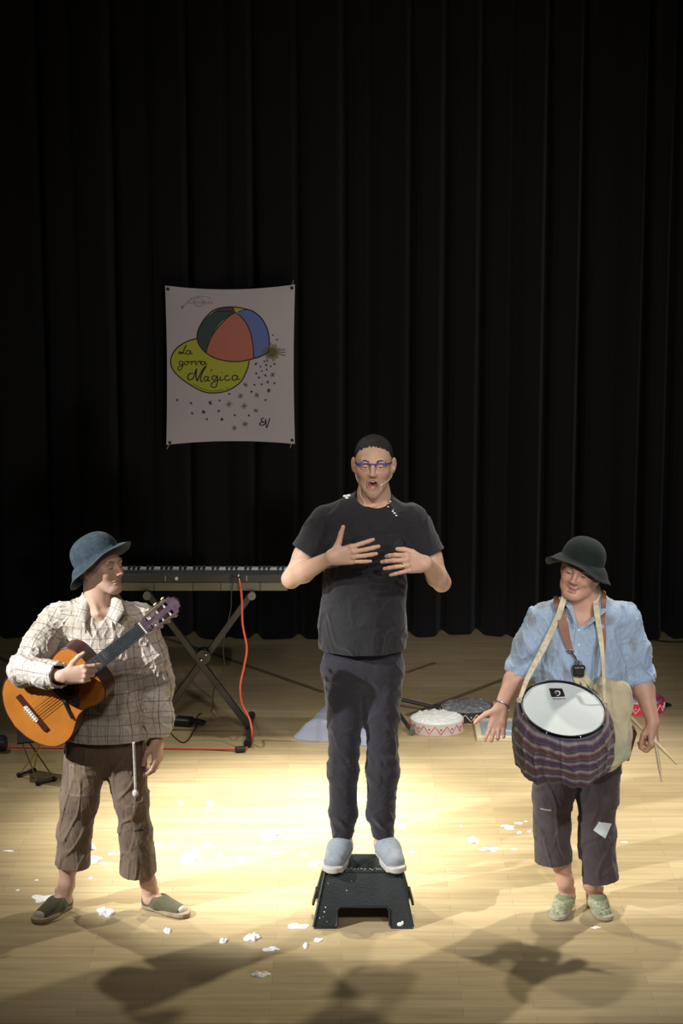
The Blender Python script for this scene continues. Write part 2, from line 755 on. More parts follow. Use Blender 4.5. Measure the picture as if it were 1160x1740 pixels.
        u = uv(v) if uv is not None else None
        return new_obj(name, v, f, m, parent, True, c, uv=u)

# ================================================================== SETTING
def floor_material():
    m = bpy.data.materials.new('maple_strip_floor')
    m.use_nodes = True
    nt = m.node_tree
    L = nt.links
    b = nt.nodes['Principled BSDF']
    tc = nt.nodes.new('ShaderNodeTexCoord')
    br = nt.nodes.new('ShaderNodeTexBrick')
    br.offset = 0.37
    br.offset_frequency = 2
    br.inputs['Scale'].default_value = 1.0
    br.inputs['Brick Width'].default_value = 0.75
    br.inputs['Row Height'].default_value = 0.075
    br.inputs['Mortar Size'].default_value = 0.0012
    br.inputs['Mortar Smooth'].default_value = 0.3
    br.inputs['Bias'].default_value = 0.0
    br.inputs['Color1'].default_value = (.54, .425, .24, 1)
    br.inputs['Color2'].default_value = (.455, .345, .185, 1)
    br.inputs['Mortar'].default_value = (.36, .26, .14, 1)
    L.new(tc.outputs['Object'], br.inputs['Vector'])
    mp = nt.nodes.new('ShaderNodeMapping')
    mp.inputs['Scale'].default_value = (1.2, 14, 1)
    L.new(tc.outputs['Object'], mp.inputs['Vector'])
    n = nt.nodes.new('ShaderNodeTexNoise')
    n.inputs['Scale'].default_value = 2.2
    n.inputs['Detail'].default_value = 7
    n.inputs['Distortion'].default_value = 0.5
    L.new(mp.outputs['Vector'], n.inputs['Vector'])
    mr = nt.nodes.new('ShaderNodeMapRange')
    mr.inputs['From Min'].default_value = 0.25
    mr.inputs['From Max'].default_value = 0.75
    mr.inputs['To Min'].default_value = 0.84
    mr.inputs['To Max'].default_value = 1.14
    L.new(n.outputs['Fac'], mr.inputs['Value'])
    sc_ = nt.nodes.new('ShaderNodeVectorMath')
    sc_.operation = 'SCALE'
    L.new(br.outputs['Color'], sc_.inputs[0])
    L.new(mr.outputs['Result'], sc_.inputs['Scale'])
    L.new(sc_.outputs[0], b.inputs['Base Color'])
    b.inputs['Roughness'].default_value = 0.42
    b.inputs['Specular IOR Level'].default_value = 0.35
    bp = nt.nodes.new('ShaderNodeBump')
    bp.inputs['Strength'].default_value = 0.12
    bp.inputs['Distance'].default_value = 0.002
    L.new(br.outputs['Fac'], bp.inputs['Height'])
    bp.invert = True
    L.new(bp.outputs['Normal'], b.inputs['Normal'])
    return m


FRONT_Y = -1.112
fl = MB().box((0, (FRONT_Y + 6.2) / 2, -0.03), (16, 6.2 - FRONT_Y, 0.06)).build('floor', floor_material(), smooth=False)
tag(fl, kind='structure')
tr = MB().box((0, FRONT_Y - 0.012, -0.022), (16, 0.02, 0.045), bev=0.003).build('trim_1', M['grey_metal'], smooth=False)
tag(tr, kind='structure')
wl = MB().box((0, FRONT_Y - 0.03, -0.55), (16, 0.04, 1.0)).build('wall_stage_front', mat('dark_fascia', (0.03, 0.028, 0.025), rough=0.8), smooth=False)
tag(wl, kind='structure')
hf = MB().box((0, -7.0, -1.08), (16, 12, 0.06)).build('floor_hall', mat('hall_floor', (0.06, 0.05, 0.045), rough=0.7), smooth=False)
tag(hf, kind='structure')
wb = MB().box((0, 6.0, 3.5), (16, 0.1, 7.2)).build('wall_back', mat('black_wall', (0.012, 0.012, 0.012), rough=0.9), smooth=False)
tag(wb, kind='structure')

# flat strips of a darker brown across the boards
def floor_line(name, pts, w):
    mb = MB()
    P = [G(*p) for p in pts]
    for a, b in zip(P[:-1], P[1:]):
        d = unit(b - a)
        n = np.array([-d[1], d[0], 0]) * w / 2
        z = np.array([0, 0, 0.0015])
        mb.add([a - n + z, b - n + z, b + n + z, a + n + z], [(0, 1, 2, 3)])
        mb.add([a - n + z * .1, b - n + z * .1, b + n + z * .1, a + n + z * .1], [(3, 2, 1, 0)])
    return tag(mb.build(name, M['floor_strip'], smooth=False), kind='structure')


M['floor_strip'] = mat('dark_floor_strip', (0.20, 0.145, 0.075), rough=0.5)
floor_line('floor_line_2', [(240, 1072), (330, 1100), (548, 1176)], 0.035)
floor_line('floor_line_3', [(690, 1216), (762, 1190), (862, 1152), (930, 1128)], 0.035)
floor_line('floor_line_4', [(690, 1143), (740, 1126)], 0.03)
floor_line('floor_line_5', [(-30, 1108), (0, 1118), (34, 1134), (80, 1150)], 0.04)


# ---------------- stage curtain
def curtain():
    x0, x1 = -3.2, 3.2
    NX, NZ = 900, 60
    xs = np.linspace(x0, x1, NX)
    # deep valleys between the folds, read off the photograph
    val = [(-2, .6), (85, .9), (140, .4), (205, 1.0), (262, .45), (328, .9), (390, .3), (435, .9), (508, .7), (585, .8), (628, .4), (695, .9),
           (752, .9), (812, 1.0), (862, .5), (920, 1.1), (980, 1.3), (1035, .3), (1085, 1.4), (1130, 1.2), (1185, .8)]
    vx = [((p - 580) / FPX * 13.9, a) for p, a in val]
    prof = np.zeros(NX)
    for (c, a) in vx:
        prof += 0.20 * a * np.exp(-((xs - c) / 0.030) ** 2)
    for k in range(1, 14):
        for sgn in (-1, 1):
            c = sgn * (2.32 + 0.19 * k)
            prof += 0.12 * np.exp(-((xs - c) / 0.04) ** 2)
    prof += 0.03 * np.sin(xs * 9.0) + 0.010 * np.sin(xs * 19 + 1.3) + 0.002 * np.sin(xs * 41)
    zs = np.linspace(0.004, 6.4, NZ) ** 1.0
    zs = np.concatenate([[0.004, 0.02, 0.05, 0.1], zs[1:]])
    V = []
    for j, z in enumerate(zs):
        sway = 0.012 * np.sin(xs * 3 + z * 0.8) + 0.006 * np.sin(xs * 17 + z * 1.7)
        low = math.exp(-z / 0.10)
        y = 4.60 + prof * (1 - 0.15 * math.exp(-z)) + sway - low * (0.045 + 0.05 * np.sin(xs * 5.1 + 1) * np.sin(xs * 2.3))
        zz = z + (0.012 * np.sin(xs * 6.3) * 0 if j == 0 else 0)
        V.append(np.stack([xs, y, np.full(NX, zz)], 1))
    V = np.concatenate(V)
    V2 = V + np.array([0, 0.006, 0])
    n = len(V)
    i, j = np.meshgrid(np.arange(NX - 1), np.arange(len(zs) - 1), indexing='ij')
    a = (j * NX + i).ravel()
    F = np.stack([a, a + 1, a + NX + 1, a + NX], 1)
    F2 = F[:, ::-1] + n
    m = mat('black_stage_velour', (0.0125, 0.0120, 0.0120), rough=0.95, spec=0.1, sheen=0.06, bump=0.3, bscale=60)
    o = new_obj('stage_curtain', np.concatenate([V, V2]), np.concatenate([F, F2]), m)
    tag(o, 'tall black pleated stage curtain closing off the back of the stage', 'curtain')


curtain()


# ---------------- banner with the hand drawn cap
def banner():
    Y = 4.50
    root = thing('banner', 'white cloth banner with a drawn multicoloured cap, pinned on the black curtain', 'banner', W(390, 753, Y))

    def P(zx, zy, off=0.0):
        """banner drawing coordinates (the traced sheet is 1000 x 1200 units) to the stage"""
        u = (zx - 90) / 985.0
        v = (zy - 68) / 1210.0
        # the edges sag between the four pinned corners
        top = 34 * (1 - (2 * u - 1) ** 2)
        bot = -26 * (1 - (2 * u - 1) ** 2)
        zy2 = zy + top * (1 - v) ** 3 + bot * v ** 3
        lf = 10 * math.sin(PI * min(max(v, 0), 1))
        zx2 = zx + lf * (1 - u) ** 3 - lf * u ** 3
        w = W(260 + zx2 / 4.4615, 470 + zy2 / 4.4615, Y)
        edge = max(abs(2 * u - 1), abs(2 * v - 1))
        w[1] += -0.012 + 0.018 * edge ** 4 + 0.006 * math.sin(u * 7 + v * 3) * (1 - edge) - off
        return w
    NU, NV = 50, 60
    vs = []
    for j in range(NV + 1):
        for i in range(NU + 1):
            vs.append(P(90 + 985 * i / NU + (10 * j / NV) * (1 - i / NU), 68 + 1210 * j / NV - 8 * (i / NU)))
    n = len(vs)
    vs += [p + np.array([0, 0.003, 0]) for p in vs]
    fs = []
    for j in range(NV):
        for i in range(NU):
            a = j * (NU + 1) + i
            fs.append((a, a + NU + 1, a + NU + 2, a + 1))
            fs.append((a + n, a + 1 + n, a + NU + 2 + n, a + NU + 1 + n))
    rim = [j * (NU + 1) for j in range(NV + 1)] + [NV * (NU + 1) + i for i in range(1, NU + 1)] + \
        [j * (NU + 1) + NU for j in range(NV - 1, -1, -1)] + [i for i in range(NU - 1, -1, -1)]
    for a, b in zip(rim[:-1], rim[1:]):
        fs.append((a, a + n, b + n, b))
    sheet = MB().add(vs, fs)
    mats = [mat('banner_cloth', (0.64, 0.59, 0.61), rough=0.75, vary=0.04, vscale=3)]
    pal = dict(black=(0.02, 0.018, 0.02), red=(0.60, 0.20, 0.13), blue=(0.15, 0.22, 0.55), green=(0.05, 0.085, 0.075),
               yellow=(0.52, 0.56, 0.05), purple=(0.10, 0.06, 0.12), olive=(0.16, 0.13, 0.05), pblue=(0.12, 0.22, 0.45), pred=(0.5, 0.2, 0.18))
    keys = list(pal)
    for k in keys:
        mats.append(mat('ink_' + k, pal[k], rough=0.7))

    def fill(pts, color, off=0.0012):
        pts = [np.array(p, float) for p in spline(pts + [pts[0]], 6)[:-1]]
        c = sum(pts) / len(pts)
        rings = 10
        vv = [P(*c, off=off)]
        n = len(pts)
        for r in range(1, rings + 1):
            for p in pts:
                q = c + (p - c) * r / rings
                vv.append(P(q[0], q[1], off=off))
        ff = []
        for i in range(n):
            j = (i + 1) % n
            ff.append((0, 1 + i, 1 + j))
            for r in range(rings - 1):
                ff.append((1 + r * n + i, 1 + (r + 1) * n + i, 1 + (r + 1) * n + j, 1 + r * n + j))
        sheet.add(vv, ff, 1 + keys.index(color))

    def stroke(pts, w, color='black', off=0.0024, smooth=True):
        q = spline(pts, 6) if smooth and len(pts) > 2 else [np.array(p, float) for p in pts]
        vv = []
        for i, p in enumerate(q):
            d = unit(q[min(i + 1, len(q) - 1)] - q[max(i - 1, 0)])
            nn = np.array([-d[1], d[0]]) * w / 2
            vv.append(P(*(p - nn), off=off))
            vv.append(P(*(p + nn), off=off))
        ff = [(2 * i, 2 * i + 1, 2 * i + 3, 2 * i + 2) for i in range(len(q) - 1)]
        sheet.add(vv, ff, 1 + keys.index(color))
    # peak of the cap
    peak = [(330, 460), (255, 485), (185, 530), (140, 585), (124, 650), (145, 710), (205, 770), (300, 835), (380, 875), (450, 886), (530, 878), (600, 850), (665, 800), (700, 740), (720, 690), (732, 635), (640, 630), (520, 622), (430, 590), (370, 530)]
    fill(peak, 'yellow', 0.0010)
    stroke(peak[:16], 9)
    stroke([(300, 815), (380, 855), (460, 872), (535, 858)], 4)
    stroke([(550, 853), (575, 845)], 4)
    # crown panels
    fill([(330, 460), (345, 390), (390, 310), (450, 255), (520, 235), (620, 245), (540, 300), (470, 390), (425, 470), (398, 570), (355, 520)], 'green', 0.0014)
    fill([(450, 250), (510, 215), (600, 206), (612, 240), (540, 238)], 'purple', 0.0017)
    fill([(600, 206), (650, 210), (710, 228), (660, 238), (622, 246)], 'yellow', 0.0017)
    fill([(622, 250), (570, 285), (500, 360), (450, 430), (415, 510), (398, 570), (470, 612), (560, 632), (660, 637), (766, 620), (762, 530), (745, 430), (715, 350), (670, 285)], 'red', 0.0015)
    fill([(640, 250), (712, 228), (770, 255), (830, 315), (870, 395), (886, 480), (884, 560), (850, 590), (766, 618), (762, 530), (745, 430), (715, 350), (675, 290)], 'blue', 0.0015)
    stroke([(330, 460), (340, 395), (385, 310), (450, 240), (520, 212), (600, 205), (700, 222), (770, 250), (832, 312), (872, 395), (886, 480), (882, 560)], 9)
    stroke([(330, 460), (350, 515), (398, 570), (470, 612), (560, 634), (660, 638), (766, 616), (840, 590), (885, 562)], 9)
    stroke([(622, 250), (570, 285), (500, 360), (450, 430), (415, 510), (398, 570)], 8)
    stroke([(622, 250), (670, 285), (715, 350), (745, 430), (762, 530), (766, 616)], 8)
    stroke([(640, 250), (670, 235), (712, 228)], 6)
    stroke([(600, 205), (612, 225), (622, 250)], 6)
    stroke([(450, 250), (520, 240), (600, 243), (622, 250)], 6)
    # La
    stroke([(248, 512), (232, 545), (218, 575), (192, 582), (190, 570), (210, 572), (240, 582)], 8)
    stroke([(280, 560), (258, 555), (246, 572), (252, 586), (272, 578), (282, 558), (280, 580), (298, 578)], 7)
    # gorra
    stroke([(222, 645), (200, 640), (190, 655), (202, 668), (220, 655), (222, 645), (214, 690), (196, 708), (182, 700), (186, 685), (230, 668)], 7)
    stroke([(250, 640), (234, 648), (236, 664), (254, 664), (262, 648), (250, 640), (268, 645), (284, 640), (290, 650), (284, 666)], 7)
    stroke([(284, 666), (290, 650), (300, 636)], 6)
    stroke([(300, 636), (310, 643), (322, 638), (318, 656), (326, 666)], 7)
    stroke([(326, 666), (334, 650), (342, 634)], 6)
    stroke([(342, 634), (350, 642), (360, 637), (357, 654), (364, 664)], 7)
    stroke([(392, 645), (370, 640), (362, 655), (374, 666), (392, 650), (396, 636), (392, 660), (412, 658)], 7)
    # Magica
    stroke([(300, 735), (275, 735), (258, 758), (268, 782), (300, 770), (318, 715), (326, 700), (322, 745), (330, 790), (345, 760), (375, 700), (400, 675), (375, 720), (358, 765), (362, 792), (378, 798)], 9)
    stroke([(412, 758), (392, 758), (384, 780), (398, 794), (414, 775), (418, 756), (414, 788), (432, 790)], 8)
    stroke([(436, 715), (446, 700)], 7)
    stroke([(476, 752), (454, 752), (446, 772), (462, 786), (480, 765), (486, 750), (488, 800), (474, 838), (446, 838), (442, 812), (500, 780)], 8)
    stroke([(512, 755), (506, 780), (520, 788), (534, 776)], 8)
    stroke([(520, 728), (524, 722)], 8)
    stroke([(574, 752), (552, 752), (544, 774), (560, 788), (590, 776)], 8)
    stroke([(640, 752), (612, 748), (600, 772), (618, 788), (638, 770), (644, 750), (640, 778), (662, 776)], 8)
    # signature
    stroke([(845, 1082), (822, 1090), (826, 1108), (845, 1112), (820, 1118), (808, 1132), (826, 1140), (850, 1125), (856, 1092), (862, 1158), (888, 1080)], 8)
    # small emblem at the top
    stroke([(212, 218), (228, 214), (240, 202), (262, 175), (300, 142), (350, 128), (400, 126), (432, 138), (438, 152)], 3.5, 'pblue')
    stroke([(345, 135), (312, 150), (306, 178), (330, 204), (362, 204), (384, 182), (376, 150), (345, 135)], 4, 'pblue')
    stroke([(208, 214), (226, 232)], 4)
    stroke([(228, 208), (214, 236)], 4)
    stroke([(300, 152), (278, 158), (268, 178), (278, 190), (300, 182)], 4, 'pred')
    for cx in (318, 338, 358, 378, 400, 422, 444):
        stroke([(cx - 8, 184), (cx - 4, 168), (cx + 2, 166), (cx + 3, 184), (cx + 9, 180)], 3.5, 'pred')
    # starburst
    r2 = random.Random(3)
    for k in range(26):
        a = k / 26 * 2 * PI
        L = r2.uniform(52, 84) if not (a < .3 or a > 5.9) else 108
        stroke([(905 + 20 * math.cos(a), 572 + 18 * math.sin(a)), (905 + L * math.cos(a), 572 + L * .95 * math.sin(a))], 7, 'olive', smooth=False)
    fill([(880, 560), (900, 540), (930, 555), (935, 585), (905, 600), (882, 588)], 'olive', 0.002)
    # falling sparks
    sparks = [(912, 436, 7), (945, 472, 7), (783, 658, 14), (848, 640, 7), (873, 637, 7), (862, 668, 10), (818, 680, 8), (896, 678, 8), (926, 660, 11),
              (866, 703, 9), (828, 714, 8), (785, 733, 8), (806, 765, 13), (856, 748, 14), (912, 744, 20), (874, 800, 12), (925, 808, 11), (703, 822, 22),
              (772, 822, 10), (828, 817, 8), (748, 876, 13), (882, 866, 18), (790, 903, 26), (665, 910, 24), (856, 940, 10), (578, 893, 9),
              (504, 946, 9), (432, 963, 18), (576, 975, 28), (692, 990, 25), (780, 1024, 20), (176, 938, 13), (284, 963, 12), (295, 1042, 13),
              (382, 1034, 16), (498, 1030, 13), (620, 1062, 14), (728, 1064, 12), (407, 1092, 11), (522, 1096, 15), (698, 1133, 26), (616, 1166, 26)]
    for (x, y, r) in sparks:
        k = 2 if r < 15 else 4
        a0 = r2.random() * PI
        for i in range(k):
            a = a0 + PI * i / k + r2.uniform(-.2, .2)
            q = r * r2.uniform(.75, 1.1)
            stroke([(x - q * math.cos(a), y - q * math.sin(a)), (x + q * math.cos(a), y + q * math.sin(a))], 6 if r < 15 else 5,
                   'olive' if r > 19 else 'black', smooth=False)
    o = sheet.build('banner_sheet', None, root, mats=mats)
    for (x, y) in ((112, 92), (1052, 84), (126, 1262), (1055, 1242)):
        p = P(x, y, off=0.004)
        mb = MB().tube([p + np.array([0.008 * math.cos(a), 0, 0.008 * math.sin(a)]) for a in np.linspace(0, 2 * PI, 13)], 0.0022, 6, caps=False)
        mb.sphere(p, 0.006, 6)
        mb.build('eyelet', M['black_metal'], root)
    for a, b in (((1052, 84), (1062, 25)), ((126, 1262), (105, 1310)), ((1055, 1242), (1040, 1305))):
        MB().tube([P(*a, off=0.003), P(*b, off=0.004)], 0.0018, 6).build('tie_cord', M['thin_white'], root)


banner()


# ---------------- keyboard on X stand
def keyboard():
    Yk = 2.55
    zt = W(300, 976, Yk)[2]
    xl, xr = W(195, 985, Yk)[0], W(492, 985, Yk)[0]
    root = thing('keyboard', 'long black electronic keyboard seen from behind, resting on a crossed stand', 'keyboard', (0.5 * (xl + xr), Yk, zt - 0.1))
    xm = (xl + xr) / 2
    Lk = xr - xl
    dark = mat('keyboard_shell', (0.032, 0.036, 0.042), rough=0.4, vary=0.1)
    olive = mat('keyboard_underside', (0.13, 0.13, 0.10), rough=0.55, vary=0.06)
    MB().box((xm, Yk + 0.05, zt - 0.022), (Lk, 0.10, 0.046), bev=0.004).box((xm, Yk + 0.17, zt - 0.045), (Lk, 0.24, 0.02), bev=0.004).build('upper_case', dark, root)
    lo = MB().box((xm, Yk + 0.142, zt - 0.068), (Lk - 0.02, 0.28, 0.05), bev=0.006)
    g = lo
    for px in (262, 328, 375, 442):
        g.box((W(px, 995, Yk)[0], Yk + 0.0005, zt - 0.068), (0.004, 0.004, 0.047), mi=1)
    g.build('lower_case', olive, root, mats=[olive, M['black_plastic']])
    MB().cyl((W(300, 982, Yk)[0], Yk - 0.007, zt - 0.022), (W(300, 982, Yk)[0], Yk + 0.01, zt - 0.022), 0.009).build('socket_ring', M['white'], root)
    for px in (281, 419):
        MB().box((W(px, 982, Yk)[0], Yk - 0.006, zt - 0.021), (0.006, 0.006, 0.03)).build('bracket', M['grey_metal'], root)
    MB().box((W(396, 983, Yk)[0], Yk - 0.010, zt - 0.02), (0.03, 0.022, 0.018), bev=0.003).build('power_socket', M['black_plastic'], root)
    KR = rot('X', -9)
    ivory = mat('ivory_key', (0.75, 0.8, 0.8), rough=0.3)
    kw = (Lk - 0.03) / 36
    x0 = xr - 0.015 - kw * 0.5
    wi = 0
    blacks = {0, 1, 3, 4, 5}
    for w in range(36):
        x = x0 - w * kw
        MB().box((x, Yk + 0.175, zt - 0.010), (kw * 0.93, 0.13, 0.016), R=KR, bev=0.0015).build('white_key', ivory, root, smooth=False)
    for w in range(35):
        if (w % 7) in blacks:
            x = x0 - (w + 0.5) * kw
            MB().box((x, Yk + 0.150, zt + 0.002), (kw * 0.56, 0.08, 0.02), R=KR, bev=0.002).build('black_key', M['black_plastic'], root, smooth=False)
    # stand
    st = thing('keyboard_stand', 'black folding crossed metal stand holding up the keyboard', 'stand', (G(345, 1240)[0], Yk, 0))
    Y1 = Yk + 0.04
    zc = zt - 0.1
    tl, tr_ = W(250, 1009, Yk), W(428, 1008, Yk)
    bl, br_ = W(262, 1240, Yk), W(424, 1243, Yk)
    zb = 0.022
    for o_ in (bl, br_):
        o_[2] = zb
    tl[2] = tr_[2] = zt - 0.115

    def beam(a, b, y, name):
        a = a.copy()
        b = b.copy()
        a[1] = b[1] = y
        d = unit(b - a)
        s = np.cross(d, [0, 1, 0])
        mb = MB().box((a + b) / 2, (np.linalg.norm(b - a), 0.024, 0.036), R=np.stack([d, [0, 1, 0], s], 1), bev=0.003)
        return mb.build(name, M['black_metal'], st)
    beam(tl, br_, Y1, 'cross_beam')
    beam(tr_, bl, Y1 + 0.028, 'cross_beam')
    c = (tl + br_) / 2
    cx = W(345, 1118, Yk)
    MB().cyl((cx[0], Y1 - 0.03, cx[2]), (cx[0], Y1 + 0.05, cx[2]), 0.04, 28).build('height_lock', M['black_metal'], st)
    for dx, dz in ((-0.012, -0.012), (0.014, 0.018)):
        MB().sphere((cx[0] + dx, Y1 - 0.033, cx[2] + dz), 0.010, 8).build('lock_bolt', M['chrome'], st)
    for p, y0, y1, nm in ((tl, Yk - 0.02, Yk + 0.3, 'support_arm'), (tr_, Yk - 0.02, Yk + 0.3, 'support_arm'),
                          (bl, Yk - 0.25, Yk + 0.26, 'foot_bar'), (br_, Yk - 0.25, Yk + 0.26, 'foot_bar')):
        q = p.copy()
        MB().cyl((q[0], y0, q[2]), (q[0], y1, q[2]), 0.014, 16).build(nm, M['black_metal'], st)
        for y in ((y0 - 0.01, y0 + 0.02), (y1 - 0.02, y1 + 0.01)):
            MB().cyl((q[0], y[0], q[2]), (q[0], y[1], q[2]), 0.0215, 20).build('end_cap', M['grey_rubber'] if nm == 'support_arm' else M['rubber'], st)
    # red cable
    yf = Yk - 0.11
    pts = [W(406, 985, Yk - 0.01), W(408, 992, Yk - 0.03), W(411, 1020, Yk - 0.05), W(412, 1060, yf), W(419, 1100, yf), W(415, 1130, yf), W(408, 1165, yf), W(411, 1195, yf),
           W(424, 1222, yf - 0.08), W(428, 1245, yf - 0.14)]
    pts = [p for p in pts] + [G(426, 1262, 0.006), G(417, 1272, 0.006), G(408, 1273, 0.012), G(350, 1273, 0.005), G(280, 1272, 0.005), G(200, 1272, 0.005), G(100, 1271, 0.005), G(40, 1270, 0.005), G(-40, 1268, 0.005)]
    o = MB().tube(spline(pts, 8), 0.0062, 8).build('cable', M['red_cable'])
    tag(o, 'red cable hanging from the keyboard and running left across the floor', 'cable')
    o = MB().tube([pts[0] + np.array([-0.003, -0.005, 0.03]), pts[0], W(409, 1000, Yk - 0.035)], [0.0075, 0.009, 0.008], 12).build('cable_plug', M['chrome'])
    o.parent = bpy.data.objects['cable']
    c2 = G(408, 1273, 0.016)
    o = MB().box(c2, (0.055, 0.035, 0.026), R=rot('Z', 8), bev=0.005).build('cable_adapter', M['black_plastic'])
    o.parent = bpy.data.objects['cable']
    yb = Yk - 0.03
    pts = [W(396, 985, yb), W(393, 1010, yb), W(392, 1035, yb), W(382, 1080, yb), W(379, 1105, yb), W(381, 1130, yb), W(374, 1155, yb), W(364, 1170, yb), W(361, 1198, yb - .05),
           G(358, 1208, 0.004), G(338, 1214, 0.004), G(334, 1222, 0.004), G(333, 1234, 0.004), G(320, 1256, 0.004), G(308, 1261, 0.004), G(290, 1246, 0.004), G(283, 1232, 0.004), G(290, 1220, 0.004)]
    o = MB().tube(spline(pts, 8), 0.0032, 6).build('cable', M['black_plastic'])
    tag(o, 'thin black cable dropping from the keyboard to the foot pedal', 'cable')
    # foot pedal
    pc = G(318, 1232)
    pd = thing('sustain_pedal', 'small black foot pedal lying on the floor under the keyboard', 'pedal', pc)
    R = rot('Z', -14)
    MB().box(pc + np.array([-0.02, 0, 0.022]), (0.10, 0.08, 0.044), R=R, bev=0.008).build('pedal_base', M['black_plastic'], pd)
    MB().box(pc + R @ np.array([0.055, 0.0, 0.028]), (0.10, 0.05, 0.014), R=R @ rot('Y', 8), bev=0.005).build('pedal_plate', M['rubber'], pd)


keyboard()


# ---------------- guitar foot rest at the left
def footstool():
    # two crossing wire frames on dark plastic feet
    f1, f2 = G(33, 1320), G(57, 1312)      # rear-left feet
    f3, f4 = G(65, 1334), G(92, 1327)
    c = (f1 + f2 + f3 + f4) / 4
    root = thing('folding_footrest', 'small folding guitar footrest on thin brass legs behind the guitarist', 'footrest', c)
    h = 0.20
    zt = W(45, 1264, f1[1])[2]
    # platform: left edge seen at px 30..., tilted toward the left
    pl = [W(29, 1262, f1[1] - 0.05), W(29, 1262, f1[1] + 0.16), W(88, 1252, f3[1] + 0.19), W(88, 1258, f3[1])]
    for i, z in zip(range(4), (0.19, 0.19, 0.235, 0.235)):
        pl[i][2] = z
    mb = MB()
    o = np.array([0, 0, 0.008])
    mb.add([p for p in pl] + [p + o for p in pl], [(0, 3, 2, 1), (4, 5, 6, 7), (0, 1, 5, 4), (1, 2, 6, 5), (2, 3, 7, 6), (3, 0, 4, 7)])
    mb.build('platform', M['rubber'], root, smooth=False)
    up = np.array([0, 0, 0.012])
    for a, b in ((f3, pl[0] * .85 + pl[3] * .15), (f4, pl[1] * .85 + pl[2] * .15), (f1, pl[3] * .8 + pl[0] * .2), (f2, pl[2] * .8 + pl[1] * .2)):
        MB().cyl(a + up, b, 0.0042, 10).build('leg', M['brass'], root)
    for a, b in ((f1, f2), (f3, f4)):
        MB().cyl(a + up, b + up, 0.0075, 10).build('cross_bar', M['black_plastic'], root)
        for p in (a, b):
            MB().sphere(p + up, (0.016, 0.016, 0.012), 8).build('rubber_foot', M['rubber'], root)


footstool()
c = G(0, 1276)
o = MB().lathe([(0.0, -0.2), (0.036, -0.2), (0.043, -0.19), (0.043, 0.03), (0.036, 0.045), (0.0, 0.046)], c + np.array([-0.01, 0, 0.045]), (1, -0.1, 0), 32).build('stage_monitor_handle', M['black_plastic'])
o.name = 'cylindrical_case'
tag(o, 'black rounded cylindrical case lying on the floor at the far left edge', 'case')


